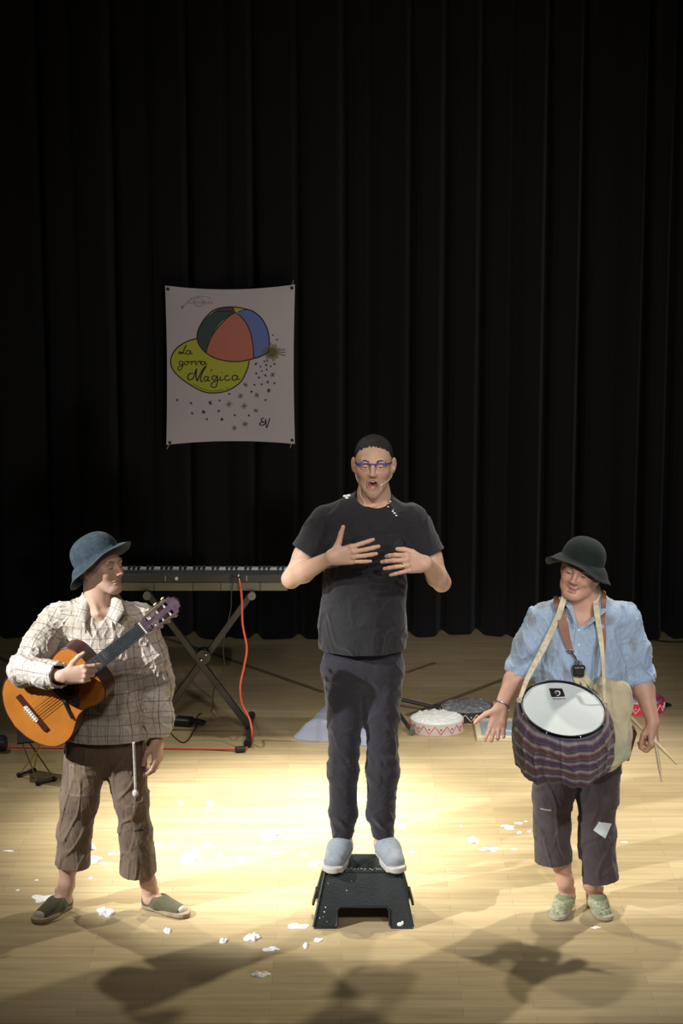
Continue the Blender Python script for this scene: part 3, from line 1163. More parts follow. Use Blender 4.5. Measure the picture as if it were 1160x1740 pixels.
# ---------------- step stool
def step_stool():
    yf0, yb0 = -0.186, 0.17
    xa, xb = -0.12, 0.305
    xm = (xa + xb) / 2
    H = 0.232
    yft, ybt = -0.105, 0.085
    hwb, hwt = 0.213, 0.163
    root = thing('step_stool', 'dark green black plastic step stool under the standing man', 'stool', (xm, 0, 0))

    def panel(y0, y1, sgn):
        d = np.array([0, y1 - y0, H])
        L = np.linalg.norm(d)
        uy = d / L
        ux = np.array([1.0, 0, 0]) * sgn
        out = [(-hwb, 0.012), (-hwb + .012, 0), (-0.125, 0), (-0.112, 0.012), (-0.112, 0.075), (-0.095, 0.092), (0.095, 0.092), (0.112, 0.075), (0.112, 0.012), (0.125, 0), (hwb - .012, 0), (hwb, 0.012),
               (hwt + .002, L - 0.02), (hwt - 0.015, L), (-hwt + 0.015, L), (-hwt - .002, L - 0.02)]
        f = MB()
        # split so the faces stay planar and tidy: left leg, right leg, apron
        def pr(poly):
            f.prism(poly, (xm, y0, 0), ux, uy, 0.016)
        pr(out)
        o = f.build('leg_panel', M['stool'], root, smooth=False)
        md = o.modifiers.new('bevel', 'BEVEL')
        md.width = 0.004
        md.segments = 3
        md.limit_method = 'ANGLE'
        return o
    panel(yf0, yft, 1)
    panel(yb0, ybt, -1)
    # raised rim around the front panel
    d = np.array([0, yft - yf0, H])
    L = np.linalg.norm(d)
    uy = d / L
    nrm = np.cross([1, 0, 0], uy)
    q = lambda a, b: np.array([xm, yf0, 0]) + np.array([a, 0, 0]) + uy * b + nrm * 0.001
    MB().tube([q(-hwb + .002, 0.006), q(-hwt, L - .01)], 0.006, 8).tube([q(hwb - .002, 0.006), q(hwt, L - .01)], 0.006, 8).tube(
        [q(-hwb + .004, .005), q(-0.118, .005), q(-0.112, .02), q(-0.112, 0.078), q(-0.098, 0.092), q(0.098, 0.092), q(0.112, 0.078), q(0.112, 0.02), q(0.118, 0.005), q(hwb - .004, .005)], 0.0055, 8).build(
        'moulded_rim', M['stool'], root)
    sp = MB().box((xm, (yft + ybt) / 2, H - 0.008), (2 * hwt, ybt - yft + 0.012, 0.018), bev=0.006)
    r3 = random.Random(5)
    for k in range(60):
        sp.sphere((xm + r3.uniform(-.12, .12), yft + r3.gauss(0.012, 0.006), H + 0.001), (r3.uniform(.001, .003), 0.001, 0.0006), 4, mi=1)
    for (a, b, s) in ((-.155, .03, 1), (-.185, .045, 1.5), (-.165, .07, 2), (-.16, .09, 2), (-.19, .1, 1.2), (-.07, .16, 1.4), (-.05, .2, 1), (-.15, .19, 1), (-.17, .05, 1.), (-.2, .06, 1)):
        sp.sphere(q(a, b) + nrm * .001, (0.0016 * s, 0.001, 0.0016 * s), 4, mi=1)
    sp.sphere(q(.155, .018) + nrm * .002, (0.012, 0.002, 0.010), 6, mi=1).sphere(q(.166, .024) + nrm * .002, (0.006, 0.002, 0.010), 6, mi=1)
    sp.build('tread', None, root, mats=[M['stool'], M['foam']])
    for sg in (-1, 1):
        # inset folding side panel
        mb = MB()
        x0 = xm + sg * (hwb - 0.03)
        x1 = xm + sg * (hwt - 0.02)
        vs = []
        for (x, z, ya, yb) in ((x0 - sg * .03, 0.03, yf0 + .03, yb0 - .03), (x1 - sg * .02, H - 0.02, yft + .01, ybt - .01)):
            for dx in (0, sg * 0.008):
                vs += [(x + dx, ya, z), (x + dx, yb, z)]
        mb.add(vs, [(0, 1, 5, 4), (2, 6, 7, 3), (0, 4, 6, 2), (1, 3, 7, 5), (0, 2, 3, 1), (4, 5, 7, 6)])
        mb.build('side_panel', M['stool'], root, smooth=False)
        MB().box((xm + sg * (hwb - 0.006), -0.03, 0.085), (0.010, 0.055, 0.070), bev=0.003, R=rot('Y', -sg * 14)).build('side_hinge', M['black_plastic'], root)


step_stool()


# ---------------- hand drums on the floor
def hand_drum(c, r, h, shell_col, line_col, label, top, group=None, n=14):
    root = thing('frame_drum', label, 'drum', c)
    m = mat('drum_shell', shell_col, rough=0.5)
    d = MB().lathe([(r - 0.006, 0.0), (r, 0.0), (r, h), (r - 0.006, h), (r - 0.006, 0.0)], c, None, 64)
    # zigzag line painted round the shell
    pts = []
    for k in range(n * 12 + 1):
        a = 2 * PI * k / (n * 12)
        z = h * 0.5 + h * 0.36 * math.asin(math.sin(n * a)) / (PI / 2) * 1.0
        pts.append(c + np.array([(r + 0.0012) * math.cos(a), (r + 0.0012) * math.sin(a), z]))
    d.tube(pts, 0.0022, 6, caps=False, mi=1)
    for k in range(n):
        a = 2 * PI * (k + 0.75) / n
        d.sphere(c + np.array([(r + .0006) * math.cos(a), (r + .0006) * math.sin(a), h * 0.58]), 0.0045, 6, mi=2)
    d.build('shell', None, root, mats=[m, mat('zigzag_paint', line_col, rough=0.5), mat('dot_paint', (0.05, 0.03, 0.03) if sum(shell_col) > 1.5 else (0.85, 0.85, 0.8), rough=0.5)])
    # contents heaped on top
    N = 46
    g = np.linspace(-1, 1, N)
    X, Yy = np.meshgrid(g, g, indexing='ij')
    rr = np.maximum(np.abs(X), np.abs(Yy))
    sc_ = rr / (np.sqrt(X * X + Yy * Yy) + 1e-9)
    px = X * sc_ * (r - 0.004)
    py = Yy * sc_ * (r - 0.004)
    P = np.stack([px.ravel(), py.ravel(), np.zeros(px.size)], 1)
    s0 = int(abs(c[0]) * 100) + 3
    hh = top * (0.75 * np.abs(wave_noise(P, 55, s0)) + 0.5 * np.abs(wave_noise(P, 110, s0 + 1)) + 0.35 * np.abs(wave_noise(P, 220, s0 + 2)))
    edge = np.clip((1 - rr.ravel()) * 8, 0, 1)
    P[:, 2] = h + 0.001 + (hh + top * 0.35 * (1 - rr.ravel() ** 2)) * edge
    i, j = np.meshgrid(np.arange(N - 1), np.arange(N - 1), indexing='ij')
    a = (i * N + j).ravel()
    F = np.stack([a, a + N, a + N + 1, a + 1], 1)
    return root, P + c, F


c = (G(744, 1252) + np.array([0, 0.15, 0]))
c[1] += 0.0
root, P, F = hand_drum(c, 0.146, 0.062, (0.82, 0.76, 0.74), (0.75, 0.10, 0.10), 'white frame drum with red zigzag rim, filled with white padding, beside the tripod foot', 0.020)
o = new_obj('white_padding', P, F, M['fur_white'], root)
c = (G(795, 1229) + np.array([0, 0.15, 0]))
root, P, F = hand_drum(c, 0.150, 0.055, (0.035, 0.025, 0.022), (0.85, 0.83, 0.78), 'black frame drum with white zigzag rim, covered with crumpled clear film', 0.018)
o = new_obj('crumpled_film', P, F, M['film'], root)
c = (G(1093, 1216) + np.array([0, 0.13, 0]))
root, P, F = hand_drum(c, 0.135, 0.062, (0.72, 0.03, 0.08), (0.88, 0.85, 0.82), 'red frame drum with white zigzag rim, behind the drummer hip', 0.016)
colm = mat('printed_wrapping', attr=True, rough=0.25, coat=0.3, bump=0.6, bscale=40)
nz = wave_noise(P, 40, 5)
cc = np.where(nz[:, None] > 0.15, [[0.75, 0.72, 0.72]], np.where(nz[:, None] < -0.2, [[0.65, 0.08, 0.16]], [[0.35, 0.2, 0.4]]))
o = new_obj('glossy_wrapping', P, F, colm, root, cols=cc)
c = G(1123, 1199) + np.array([0.02, 0, 0])
o = MB().lathe([(0, 0.001), (0.038, 0.001), (0.040, 0.004), (0.038, 0.007), (0, 0.009)], c, (0, 0, 1), 32).build('shadow_disc', mat('shadow_brown', (0.06, 0.04, 0.02), rough=0.5, metal=0.2))  # flat dark disc paints the shadow beside the red drum
o.scale = (1, 1, 1)
tag(o, 'dark brown disc standing in for the shadow just right of the red frame drum', 'disc')


# ---------------- shallow framed tray
def tray():
    a, b = G(810, 1260), G(900, 1260)
    c_, d_ = G(822, 1227), G(900, 1227)
    root = thing('framed_panel', 'pale wooden framed panel with a light blue face lying on the floor', 'panel', (a + b) / 2)
    x0, x1, y0, y1 = a[0], b[0] + 0.04, a[1], c_[1]
    fm = mat('pale_wood_frame', (0.70, 0.62, 0.40), rough=0.5)
    w = 0.03
    for (cx, cy, sx, sy) in (((x0 + x1) / 2, y0 + w / 2, x1 - x0, w), ((x0 + x1) / 2, y1 - w / 2, x1 - x0, w)):
        MB().box((cx, cy, 0.013), (sx, sy, 0.026), bev=0.003).build('frame_rail', fm, root)
    for cx in (x0 + w / 2, x1 - w / 2):
        MB().box((cx, (y0 + y1) / 2, 0.013), (w, y1 - y0 - 2 * w, 0.026), bev=0.003).build('frame_rail', fm, root)
    MB().box(((x0 + x1) / 2, (y0 + y1) / 2, 0.01), (x1 - x0 - 2 * w, y1 - y0 - 2 * w, 0.012)).build('panel_face', mat('pale_blue_face', (0.36, 0.46, 0.53), rough=0.4), root)
    pts = [G(842, 1238, 0.0175), G(856, 1241, 0.0175), G(872, 1242, 0.0175), G(892, 1240, 0.0175)]
    MB().tube(spline(pts, 6), 0.003, 6).build('painted_line', M['white'], root)


tray()


# ---------------- low tripod behind the man
def tripod():
    hub = G(655, 1207, 0.0)
    root = thing('tripod_stand', 'low black metal tripod stand behind the legs of the man on the stool', 'stand', hub)
    top = np.array([hub[0], hub[1], 0.085])
    MB().cyl(top - [0, 0, 0.03], top + [0, 0, 0.12], 0.016, 16).build('hub', M['black_metal'], root)
    e = [G(700, 1243, 0.018), G(742, 1203, 0.04), G(612, 1196, 0.018)]
    for i, p in enumerate(e):
        MB().tube([top, p], 0.011, 12).build('leg', M['black_metal'], root)
        if i == 1:
            d = unit(p - top)
            MB().cyl(p - d * 0.02, p + d * 0.05, 0.02, 18).build('rubber_foot', M['rubber'], root)
        else:
            MB().cyl(p + [0, -0.02, 0.002], p + [0, 0.02, 0.002], 0.016, 18).build('rubber_foot', M['grey_rubber'], root)
    a, b = G(842, 1200, 0.02), G(852, 1193, 0.03)
    o = MB().tube([a, b, G(864, 1190, 0.02)], [0.016, 0.014, 0.012], 12).build('tripod_foot', M['black_metal'])
    o.name = 'metal_tube'
    tag(o, 'short black metal tube lying behind the black frame drum', 'tube')


tripod()


# ---------------- crumpled blue-grey cloth
def floor_cloth():
    pts2 = [(498, 1252), (505, 1257), (545, 1261), (590, 1261), (618, 1268), (637, 1266), (640, 1240), (628, 1218), (590, 1219), (552, 1222), (536, 1228), (522, 1243)]
    P2 = np.array([G(*p)[:2] for p in pts2])
    c = P2.mean(0)
    ring = np.array(spline([np.array(p) for p in list(P2) + [P2[0]]], 10)[:-1])
    n = len(ring)
    K = 26
    vs = []
    for k in range(K + 1):
        t = k / K
        for p in ring:
            q = c + (p - c) * (1 - t)
            vs.append([q[0], q[1], t])
    V = np.array(vs)
    t = V[:, 2].copy()
    Q = V.copy()
    Q[:, 2] = 0
    rid = 1 - np.abs(wave_noise(Q, 13, 4)) * 1.2
    rid2 = np.abs(wave_noise(Q, 26, 9))
    px_x = Q[:, 0]
    lump = np.exp(-((px_x - G(550, 1240)[0]) / 0.10) ** 2)
    V[:, 2] = 0.003 + np.clip(t * 4, 0, 1) * (0.02 + 0.05 * rid * lump + 0.03 * rid + 0.02 * rid2)
    V[:, 2] = np.maximum(V[:, 2], 0.003)
    top = len(V)
    i, j = np.meshgrid(np.arange(K), np.arange(n), indexing='ij')
    a = (i * n + j).ravel()
    b = (i * n + (j + 1) % n).ravel()
    F = np.stack([a, b, b + n, a + n], 1)
    V2 = V - np.array([0, 0, 0.0028])
    F = np.concatenate([F, F[:, ::-1] + top])
    o = new_obj('towel', np.concatenate([V, V2]), F, mat('blue_grey_towel', (0.42, 0.46, 0.62), rough=0.95, bump=0.5, bscale=120, sheen=0.3))
    tag(o, 'crumpled blue grey towel lying on the floor behind the man on the stool', 'towel')


floor_cloth()
o = MB().tube(spline([G(1040, 1092, 0.006), G(1080, 1090, 0.006), G(1110, 1088, 0.006), G(1140, 1091, 0.006), G(1175, 1090, 0.006)], 6), 0.006, 6).build('cable', M['black_plastic'])
tag(o, 'thin black cable along the foot of the curtain at the right', 'cable')


# ---------------- scraps of foam on the boards
def foam(px, py, w, h, seed, hgt=0.012, rag=0.35, alone=False):
    """w,h: size in picture pixels at this spot"""
    c = G(px, py)
    s = FPX / np.linalg.norm([c[0], c[1] + CAM_D, CAM_H])
    rx = w / s / 2
    el = math.atan2(CAM_H, c[1] + CAM_D)
    ry = h / s / 2 / math.sin(el)
    r = np.random.RandomState(seed)
    n = 40
    ph = r.rand(5) * 6.28
    am = rag * np.array([.40, .30, .22, .16, .12])
    vs = []
    K = 7
    for k in range(K + 1):
        t = k / K
        for i in range(n):
            a = 2 * PI * i / n
            q = 1 + sum(am[m] * math.sin((m + 2) * a + ph[m]) for m in range(5)) * t
            rr = math.sin(t * PI / 2)
            z = 0.75 * hgt * math.cos(t * PI / 2) ** 0.6 * (1 + 0.3 * math.sin(3 * a + ph[1] + 3 * t) * t * (1 - t) * 4) * (0.65 + 0.5 * abs(math.sin(4 * rr * math.cos(a) + ph[0])) * abs(math.cos(4 * rr * math.sin(a) + ph[2])))
            vs.append((rx * rr * q * math.cos(a), ry * rr * q * math.sin(a), max(z, 0.0004)))
    fs = []
    for k in range(K):
        for i in range(n):
            j = (i + 1) % n
            fs.append((k * n + i, (k + 1) * n + i, (k + 1) * n + j, k * n + j))
    me_o = new_obj('foam_scrap', vs, fs, M['foam'])
    me_o.location = tuple(c)
    return me_o


FO = [
    (180, 1551, 28, 14, .02, .5, 'ragged white foam scrap on the floor between the guitarist feet', None),
    (75, 1527, 34, 14, .004, .6, 'thin smear of white foam behind the guitarist left shoe in the photo', None),
    (284, 1583, 11, 9, .016, .5, 'small white foam scrap just below the guitarist outstretched shoe', None),
    (429, 1594, 23, 12, .02, .5, 'lumpy white foam scrap, largest of the row left of the stool', None),
    (380, 1599, 16, 7, .012, .5, 'small oval foam scrap at the left end of the row left of the stool', None),
    (461, 1613, 26, 7, .005, .6, 'flat ribbed smear of foam below the row left of the stool', None),
    (519, 1608, 8, 9, .014, .5, 'tiny upright foam scrap near the stool left foot', None),
    (541, 1598, 14, 6, .01, .5, 'small foam scrap closest to the stool left foot', None),
    (443, 1657, 32, 8, .016, .3, 'thin curled foam strip nearest the front edge of the stage', None),
    (505, 1574, 30, 10, .004, .6, 'pale smear of foam left of the stool', None),
    (357, 1366, 15, 7, .016, .3, 'oval foam scrap between guitarist and stool, farthest right of the back pair', None),
    (306, 1366, 14, 5, .01, .3, 'oval foam scrap between guitarist and stool, farthest left of the back pair', None),
    (459, 1418, 38, 14, .01, .6, 'wide foam smear in the brightest pool of light', None),
    (325, 1456, 36, 18, .016, .7, 'large ragged foam heap behind the guitarist right side', None),
    (352, 1436, 14, 9, .016, .5, 'jagged foam lump on the upper end of the large heap', None),
    (375, 1451, 10, 4, .006, .4, None, 1), (410, 1458, 16, 6, .004, .5, None, 1), (472, 1449, 14, 3, .004, .3, None, 1), (516, 1452, 13, 5, .006, .3, None, 1),
    (535, 1468, 20, 9, .014, .5, 'foam scrap just left of the man left shoe in the photo', None),
    (154, 1441, 14, 12, .014, .5, None, 2), (160, 1461, 26, 10, .012, .6, None, 2), (268, 1437, 12, 6, .01, .4, None, 2), (293, 1438, 6, 4, .006, .4, None, 2),
    (192, 1451, 14, 4, .004, .5, None, 2), (180, 1467, 18, 4, .003, .5, None, 2), (205, 1449, 8, 4, .006, .4, None, 2), (294, 1431, 4, 3, .005, .3, None, 2),
    (154, 1493, 7, 5, .008, .4, None, 2), (15, 1446, 15, 3, .003, .4, None, 2), (30, 1513, 7, 3, .004, .4, None, 2), (62, 1496, 5, 3, .004, .4, None, 2), (110, 1448, 8, 3, .003, .4, None, 2),
    (802, 1429, 20, 9, .018, .5, 'bright raised foam scrap right of the stool, below the smears', None),
    (832, 1443, 28, 8, .006, .6, 'flat foam smear right of the raised scrap', None),
    (863, 1406, 22, 7, .008, .6, None, 3), (881, 1399, 12, 4, .004, .4, None, 3), (882, 1415, 9, 4, .005, .4, None, 3), (899, 1413, 6, 4, .005, .4, None, 3), (873, 1443, 8, 3, .003, .4, None, 3),
    (700, 1448, 15, 4, .004, .3, None, 3), (681, 1406, 14, 7, .006, .3, None, 3), (893, 1396, 5, 3, .004, .4, None, 3), (1060, 1431, 10, 3, .002, .4, None, 3),
    (1012, 1576, 14, 4, .001, .5, 'thin wet smear below the drummer shoes', None),
    (783, 1404, 5, 3, .004, .4, None, 3),
]
GR = {1: ('small flat foam flecks in the bright pool of light', 'small flat white foam fleck lying in the bright pool of light'),
      2: ('foam crumbs around the guitarist', 'small white foam crumb on the floor around the guitarist legs'),
      3: ('foam crumbs around the drummer', 'small white foam crumb on the floor between stool and drummer')}
for i, (px, py, w, h, hg, rag, lab, gr) in enumerate(FO):
    o = foam(px, py, w, h, i + 40, hg, rag)
    if gr:
        tag(o, GR[gr][1], 'foam', GR[gr][0])
    else:
        tag(o, lab, 'foam')

# ================================================================== PEOPLE
SKIN = np.array([0.62, 0.40, 0.29])


def head(S, t, mouth='closed', wide=1.0, lids=0.6, jowl=0.0):
    """head in frame t: x to picture right when facing the camera, -y forward, z up"""
    w = wide
    S.ell((0, 0.018, 0.034), (0.0755 * w, 0.093, 0.082), 0, 'u', t)
    S.ell((0, -0.022, 0.012), (0.066 * w, 0.068, 0.078), 0.02, 'u', t)
    S.ell((0, -0.036, -0.038), (0.054 * w, 0.048, 0.062), 0.03, 'u', t)
    for sx in (-1, 1):
        S.cone((sx * 0.057 * w, 0.012, -0.035), (sx * 0.026 * w, -0.06, -0.092), 0.019, 0.016, 0.03, 'u', t)
        S.ell((sx * 0.040 * w, -0.055, -0.016), (0.024, 0.023, 0.024), 0.022, 'u', t)
        if jowl:
            S.ell((sx * 0.042 * w, -0.032, -0.055), (0.020, 0.026, 0.028), 0.02, 'u', t)
    S.ell((0, -0.070, -0.094), (0.025, 0.019, 0.018), 0.02, 'u', t)
    # neck
    S.chain([(0, 0.028, -0.03), (0, 0.034, -0.10), (0, 0.045, -0.17)], [0.055, 0.053, 0.062], 0.03, 'u', t)
    # eye sockets, brow
    S.cone((-0.040, -0.076, 0.026), (0.040, -0.076, 0.026), 0.010, 0.010, 0.016, 'u', t)
    for sx in (-1, 1):
        S.ell((sx * 0.031, -0.098, 0.006), (0.020, 0.017, 0.013), 0.012, 's', t)
        S.ell((sx * 0.031, -0.0725, 0.005), (0.0145, 0.0135, 0.0125), 0.004, 'u', t)
        # lid fold and eye slit
        S.cone((sx * 0.019, -0.0875, 0.0115), (sx * 0.043, -0.083, 0.0115), 0.0018, 0.0018, 0.003, 's', t)
        S.cone((sx * 0.020, -0.0885, 0.0035 - 0.003 * lids), (sx * 0.043, -0.084, 0.0025 - 0.003 * lids), 0.0018, 0.0014, 0.002, 's', t)
    # nose
    S.cone((0, -0.084, 0.016), (0, -0.106, -0.022), 0.0080, 0.0100, 0.010, 'u', t)
    S.ell((0, -0.109, -0.026), (0.0105, 0.0095, 0.0085), 0.006, 'u', t)
    for sx in (-1, 1):
        S.ell((sx * 0.0122, -0.098, -0.029), (0.0075, 0.011, 0.0075), 0.006, 'u', t)
        S.ell((sx * 0.0070, -0.102, -0.0390), (0.0034, 0.005, 0.003), 0.002, 's', t)
    # mouth
    if mouth == 'closed':
        S.ell((0, -0.0800, -0.0565), (0.024, 0.0100, 0.0048), 0.005, 'u', t)
        S.ell((0, -0.0790, -0.0665), (0.021, 0.0105, 0.0058), 0.006, 'u', t)
        S.cone((0, -0.0915, -0.0615), (0.025, -0.079, -0.0620), 0.0020, 0.0014, 0.0015, 's', t)
        S.cone((0, -0.0915, -0.0615), (-0.025, -0.079, -0.0620), 0.0020, 0.0014, 0.0015, 's', t)
    elif mouth == 'smile':
        S.ell((0, -0.0885, -0.0525), (0.021, 0.006, 0.0045), 0.004, 'u', t)
        S.ell((0, -0.087, -0.0710), (0.018, 0.007, 0.0055), 0.005, 'u', t)
        S.ell((0, -0.088, -0.0630), (0.0175, 0.016, 0.0064), 0.001, 's', t)
        for sx in (-1, 1):
            S.ell((sx * 0.0165, -0.083, -0.0600), (0.0150, 0.014, 0.0050), 0.003, 's', t, rot('Y', -sx * 22))
        for sx in (-1, 1):
            S.cone((sx * 0.017, -0.096, -0.036), (sx * 0.031, -0.078, -0.062), 0.0022, 0.0018, 0.007, 's', t)
            S.ell((sx * 0.036, -0.066, -0.028), (0.016, 0.016, 0.013), 0.012, 'u', t)
            S.cone((sx * 0.046, -0.079, 0.010), (sx * 0.055, -0.070, 0.006), 0.0012, 0.001, 0.002, 's', t)
    else:
        S.ell((0, -0.066, -0.112), (0.026, 0.02, 0.02), 0.02, 'u', t)
        S.ell((0, -0.084, -0.070), (0.0245, 0.014, 0.0255), 0.006, 'u', t)
        S.ell((0, -0.090, -0.0695), (0.0195, 0.034, 0.0175), 0.004, 's', t)
        for sx in (-1, 1):
            S.cone((sx * 0.017, -0.0985, -0.034), (sx * 0.033, -0.082, -0.060), 0.0020, 0.0018, 0.006, 's', t)
            S.cone((sx * 0.033, -0.082, -0.060), (sx * 0.030, -0.080, -0.088), 0.0018, 0.0012, 0.006, 's', t)
    # ears
    for sx in (-1, 1):
        R = rot('Z', -sx * 32) @ rot('X', -10)
        S.ell((sx * 0.081 * w, 0.012, -0.002), (0.0075, 0.0190, 0.0330), 0.006, 'u', t, R)
        S.ell((sx * 0.0885 * w, 0.004, 0.003), (0.0060, 0.0105, 0.0195), 0.004, 's', t, R)
        S.ell((sx * 0.078 * w, 0.004, -0.006), (0.0060, 0.007, 0.009), 0.004, 'u', t, R)


def skin_color(t, tone=SKIN, lip=True, shade=0.0, mouth_z=-0.062, mouth_r=(0.021, 0.012)):
    Ri = t.R.T

    def f(v):
        q = (v - t.o) @ t.R / t.s
        c = np.tile(tone, (len(v), 1))
        n = wave_noise(v, 45, 3)[:, None]
        c = c * (1 + 0.05 * n)
        # lips
        e = ((q[:, 0] / mouth_r[0]) ** 2 + ((q[:, 2] - mouth_z) / mouth_r[1]) ** 2)
        m = np.clip(1.25 - e, 0, 1) * (q[:, 1] < -0.06)
        c = c * (1 - 0.6 * m[:, None]) + np.array([0.42, 0.16, 0.13]) * 0.6 * m[:, None]
        # ruddy nose and cheeks, ears
        for cx, cy, cz, r in ((0, -0.11, -0.025, 0.02), (0.04, -0.07, -0.02, 0.028), (-0.04, -0.07, -0.02, 0.028), (0.083, 0.01, 0, 0.028), (-0.083, 0.01, 0, 0.028)):
            d = ((q - np.array([cx, cy, cz])) ** 2).sum(1)
            m = np.exp(-d / (r * r))[:, None]
            c = c * (1 - m * np.array([0.02, 0.16, 0.18]))
        # shaved beard
        if shade:
            m = (np.clip((-0.035 - q[:, 2]) / 0.02, 0, 1) * np.clip((q[:, 2] + 0.125) / 0.01, 0, 1) * np.clip((0.0 - q[:, 1]) / 0.03, 0, 1))[:, None]
            c = c * (1 - shade * m * np.array([1.0, 0.9, 0.75]))
        return c
    return f


FB = [(.088, .027, .0), (.093, .007, .003), (.087, -.013, .001), (.077, -.031, -.004)]
FR = [.0094, .0097, .0091, .0080]
FL = [(.043, .026, .021), (.047, .030, .022), (.043, .028, .021), (.034, .021, .019)]


def hand(S, wrist, fwd, back, ts, curls, splay=(6, 1, -4, -9), thumb=((.62, .72, -.3), (.8, .5, -.3), (.9, .3, -.2)), s=1.0, base_k=0.016):
    x = unit(fwd)
    z = unit(np.array(back, float) - np.dot(back, x) * x)
    y = ts * np.cross(z, x)
    R = np.stack([x, y, z], 1)
    t = T(wrist, R, s)
    # palm
    for i in range(4):
        b = FB[i]
        S.cone((0.004, b[1] * 0.45, -0.002), (b[0] - 0.004, b[1], b[2] - 0.003), 0.0165 - 0.001 * i, 0.0112 - 0.0006 * i, base_k, 'u', t)
        S.ell((b[0] - 0.002, b[1], b[2] + 0.001), (0.011, 0.0092, 0.0095), 0.006, 'u', t)
    S.cone((0.02, -0.024, -0.010), (0.058, -0.027, -0.011), 0.012, 0.010, 0.014, 'u', t)
    # thumb
    p = np.array([0.016, 0.017, -0.008])
    L = (0.044, 0.034, 0.027)
    rr = (0.0155, 0.0120, 0.0102, 0.0080)
    nails = []
    for k in range(3):
        d = unit(thumb[k])
        q = p + d * L[k]
        S.cone(p, q, rr[k], rr[k + 1], 0.012 if k == 0 else 0.003, 'u', t)
        p = q
    tips = [t.p(p)]
    for i in range(4):
        p = np.array(FB[i])
        a = math.radians(splay[i])
        c = 0.0
        for k in range(3):
            c += math.radians(curls[i][k])
            d = np.array([math.cos(c) * math.cos(a), math.sin(a) * math.cos(c), -math.sin(c)])
            q = p + d * FL[i][k]
            r0 = FR[i] * (1 - 0.06 * k)
            r1 = FR[i] * (1 - 0.06 * (k + 1) - (0.06 if k == 2 else 0))
            S.cone(p, q, r0, r1, 0.007 if k == 0 else 0.0022, 'u', t)
            if k > 0:
                S.ell(p - np.array([0, 0, 0]), (r0 * 1.06,) * 3, 0.002, 'u', t)
            p = q
        tips.append(t.p(p))
    return t, tips


def foot(S, t, ank):
    """bare foot inside a shoe; t: x forward from the heel, z up"""
    S.ell((0.035, 0, 0.030), (0.036, 0.029, 0.028), 0.01, 'u', t)
    S.cone((0.05, 0, 0.045), (0.17, 0.0, 0.026), 0.032, 0.020, 0.02, 'u', t, ((0, 1, 0), 1.3))
    S.cone(t.p((0.048, 0, 0.05)), ank, 0.031 * t.s, 0.036, 0.02, 'u')
    for sy in (-1, 1):
        S.ell((0.052, sy * 0.030, 0.082), (0.014, 0.010, 0.014), 0.012, 'u', t)
    S.cone(t.p((0.022, 0, 0.06)), t.p((0.02, 0, 0.15)), 0.018, 0.016, 0.02)


def sole_f(t, L, hw, z0, z1, toe=0.5):
    """stadium like foot outline extruded between z0 and z1, in frame t"""
    def f(P):
        q = ((P - t.o) @ t.R) / t.s
        x, y, z = q[:, 0], q[:, 1], q[:, 2]
        u = np.clip((x - hw * 0.8) / (L - 2.0 * hw), 0, 1)
        r = hw * (0.80 + 0.22 * np.sin(u * 2.2) ** 2 - 0.10 * np.exp(-((u - 0.38) / 0.2) ** 2))
        cx = hw * 0.8 + u * (L - 1.85 * hw)
        d2 = np.sqrt((x - cx) ** 2 + y ** 2) - r
        dz = np.abs(z - (z0 + z1) / 2) - (z1 - z0) / 2
        rd = 0.005
        a = np.maximum(d2 + rd, 0)
        b = np.maximum(dz + rd, 0)
        return (np.minimum(np.maximum(d2, dz) + rd, 0) + np.sqrt(a * a + b * b) - rd) * t.s
    return f


def shoe(root, t, kind, name='shoe'):
    L = 0.262 if kind != 'sneaker' else 0.285
    c = t.p((L / 2, 0, 0.05))
    up = SDF()
    if kind == 'sneaker':
        up.cone((0.045, 0, 0.045), (0.12, 0, 0.050), 0.042, 0.042, 0.02, 'u', t, ((0, 1, 0), 0.95))
        up.cone((0.10, 0, 0.055), (0.225, 0, 0.036), 0.040, 0.032, 0.03, 'u', t, ((0, 1, 0), 1.38))
        up.cone((0.05, 0, 0.06), (0.055, 0, 0.095), 0.036, 0.036, 0.02, 'u', t)
        up.cut(t.p((0, 0, 0.018)), t.d((0, 0, -1)))
        up.cone((0.050, 0, 0.088), (0.056, 0, 0.14), 0.031, 0.034, 0.004, 's', t)
        up.disp(lambda P: 0.0006 * np.sin(P[:, 0] * 900) * np.sin(P[:, 2] * 900))
        up.build(name + '_upper' if False else 'knit_upper', 0.003, M['cloth'], root, lambda v: np.tile([0.40, 0.47, 0.53], (len(v), 1)) * (1 + 0.10 * wave_noise(v, 300, 5))[:, None])
        so = SDF()
        so.raw(sole_f(t, L, 0.049, 0.0, 0.030), c, 0.2)
        so.disp(lambda P: 0.0012 * np.sin(((P - t.o) @ t.R)[:, 0] * 260))
        return so
    up.cone((0.040, 0, 0.030), (0.10, 0, 0.034), 0.0375, 0.036, 0.02, 'u', t)
    up.cone((0.10, 0, 0.036), (0.205, 0, 0.020), 0.038, 0.028, 0.02, 'u', t, ((0, 1, 0), 1.35))
    up.cone((0.035, 0, 0.03), (0.030, 0, 0.060), 0.0345, 0.030, 0.01, 'u', t)
    up.cut(t.p((0, 0, 0.014)), t.d((0, 0, -1)))
    up.cone((0.052, 0, 0.085), (0.085, 0, 0.083), 0.034, 0.030, 0.004, 's', t)
    return up


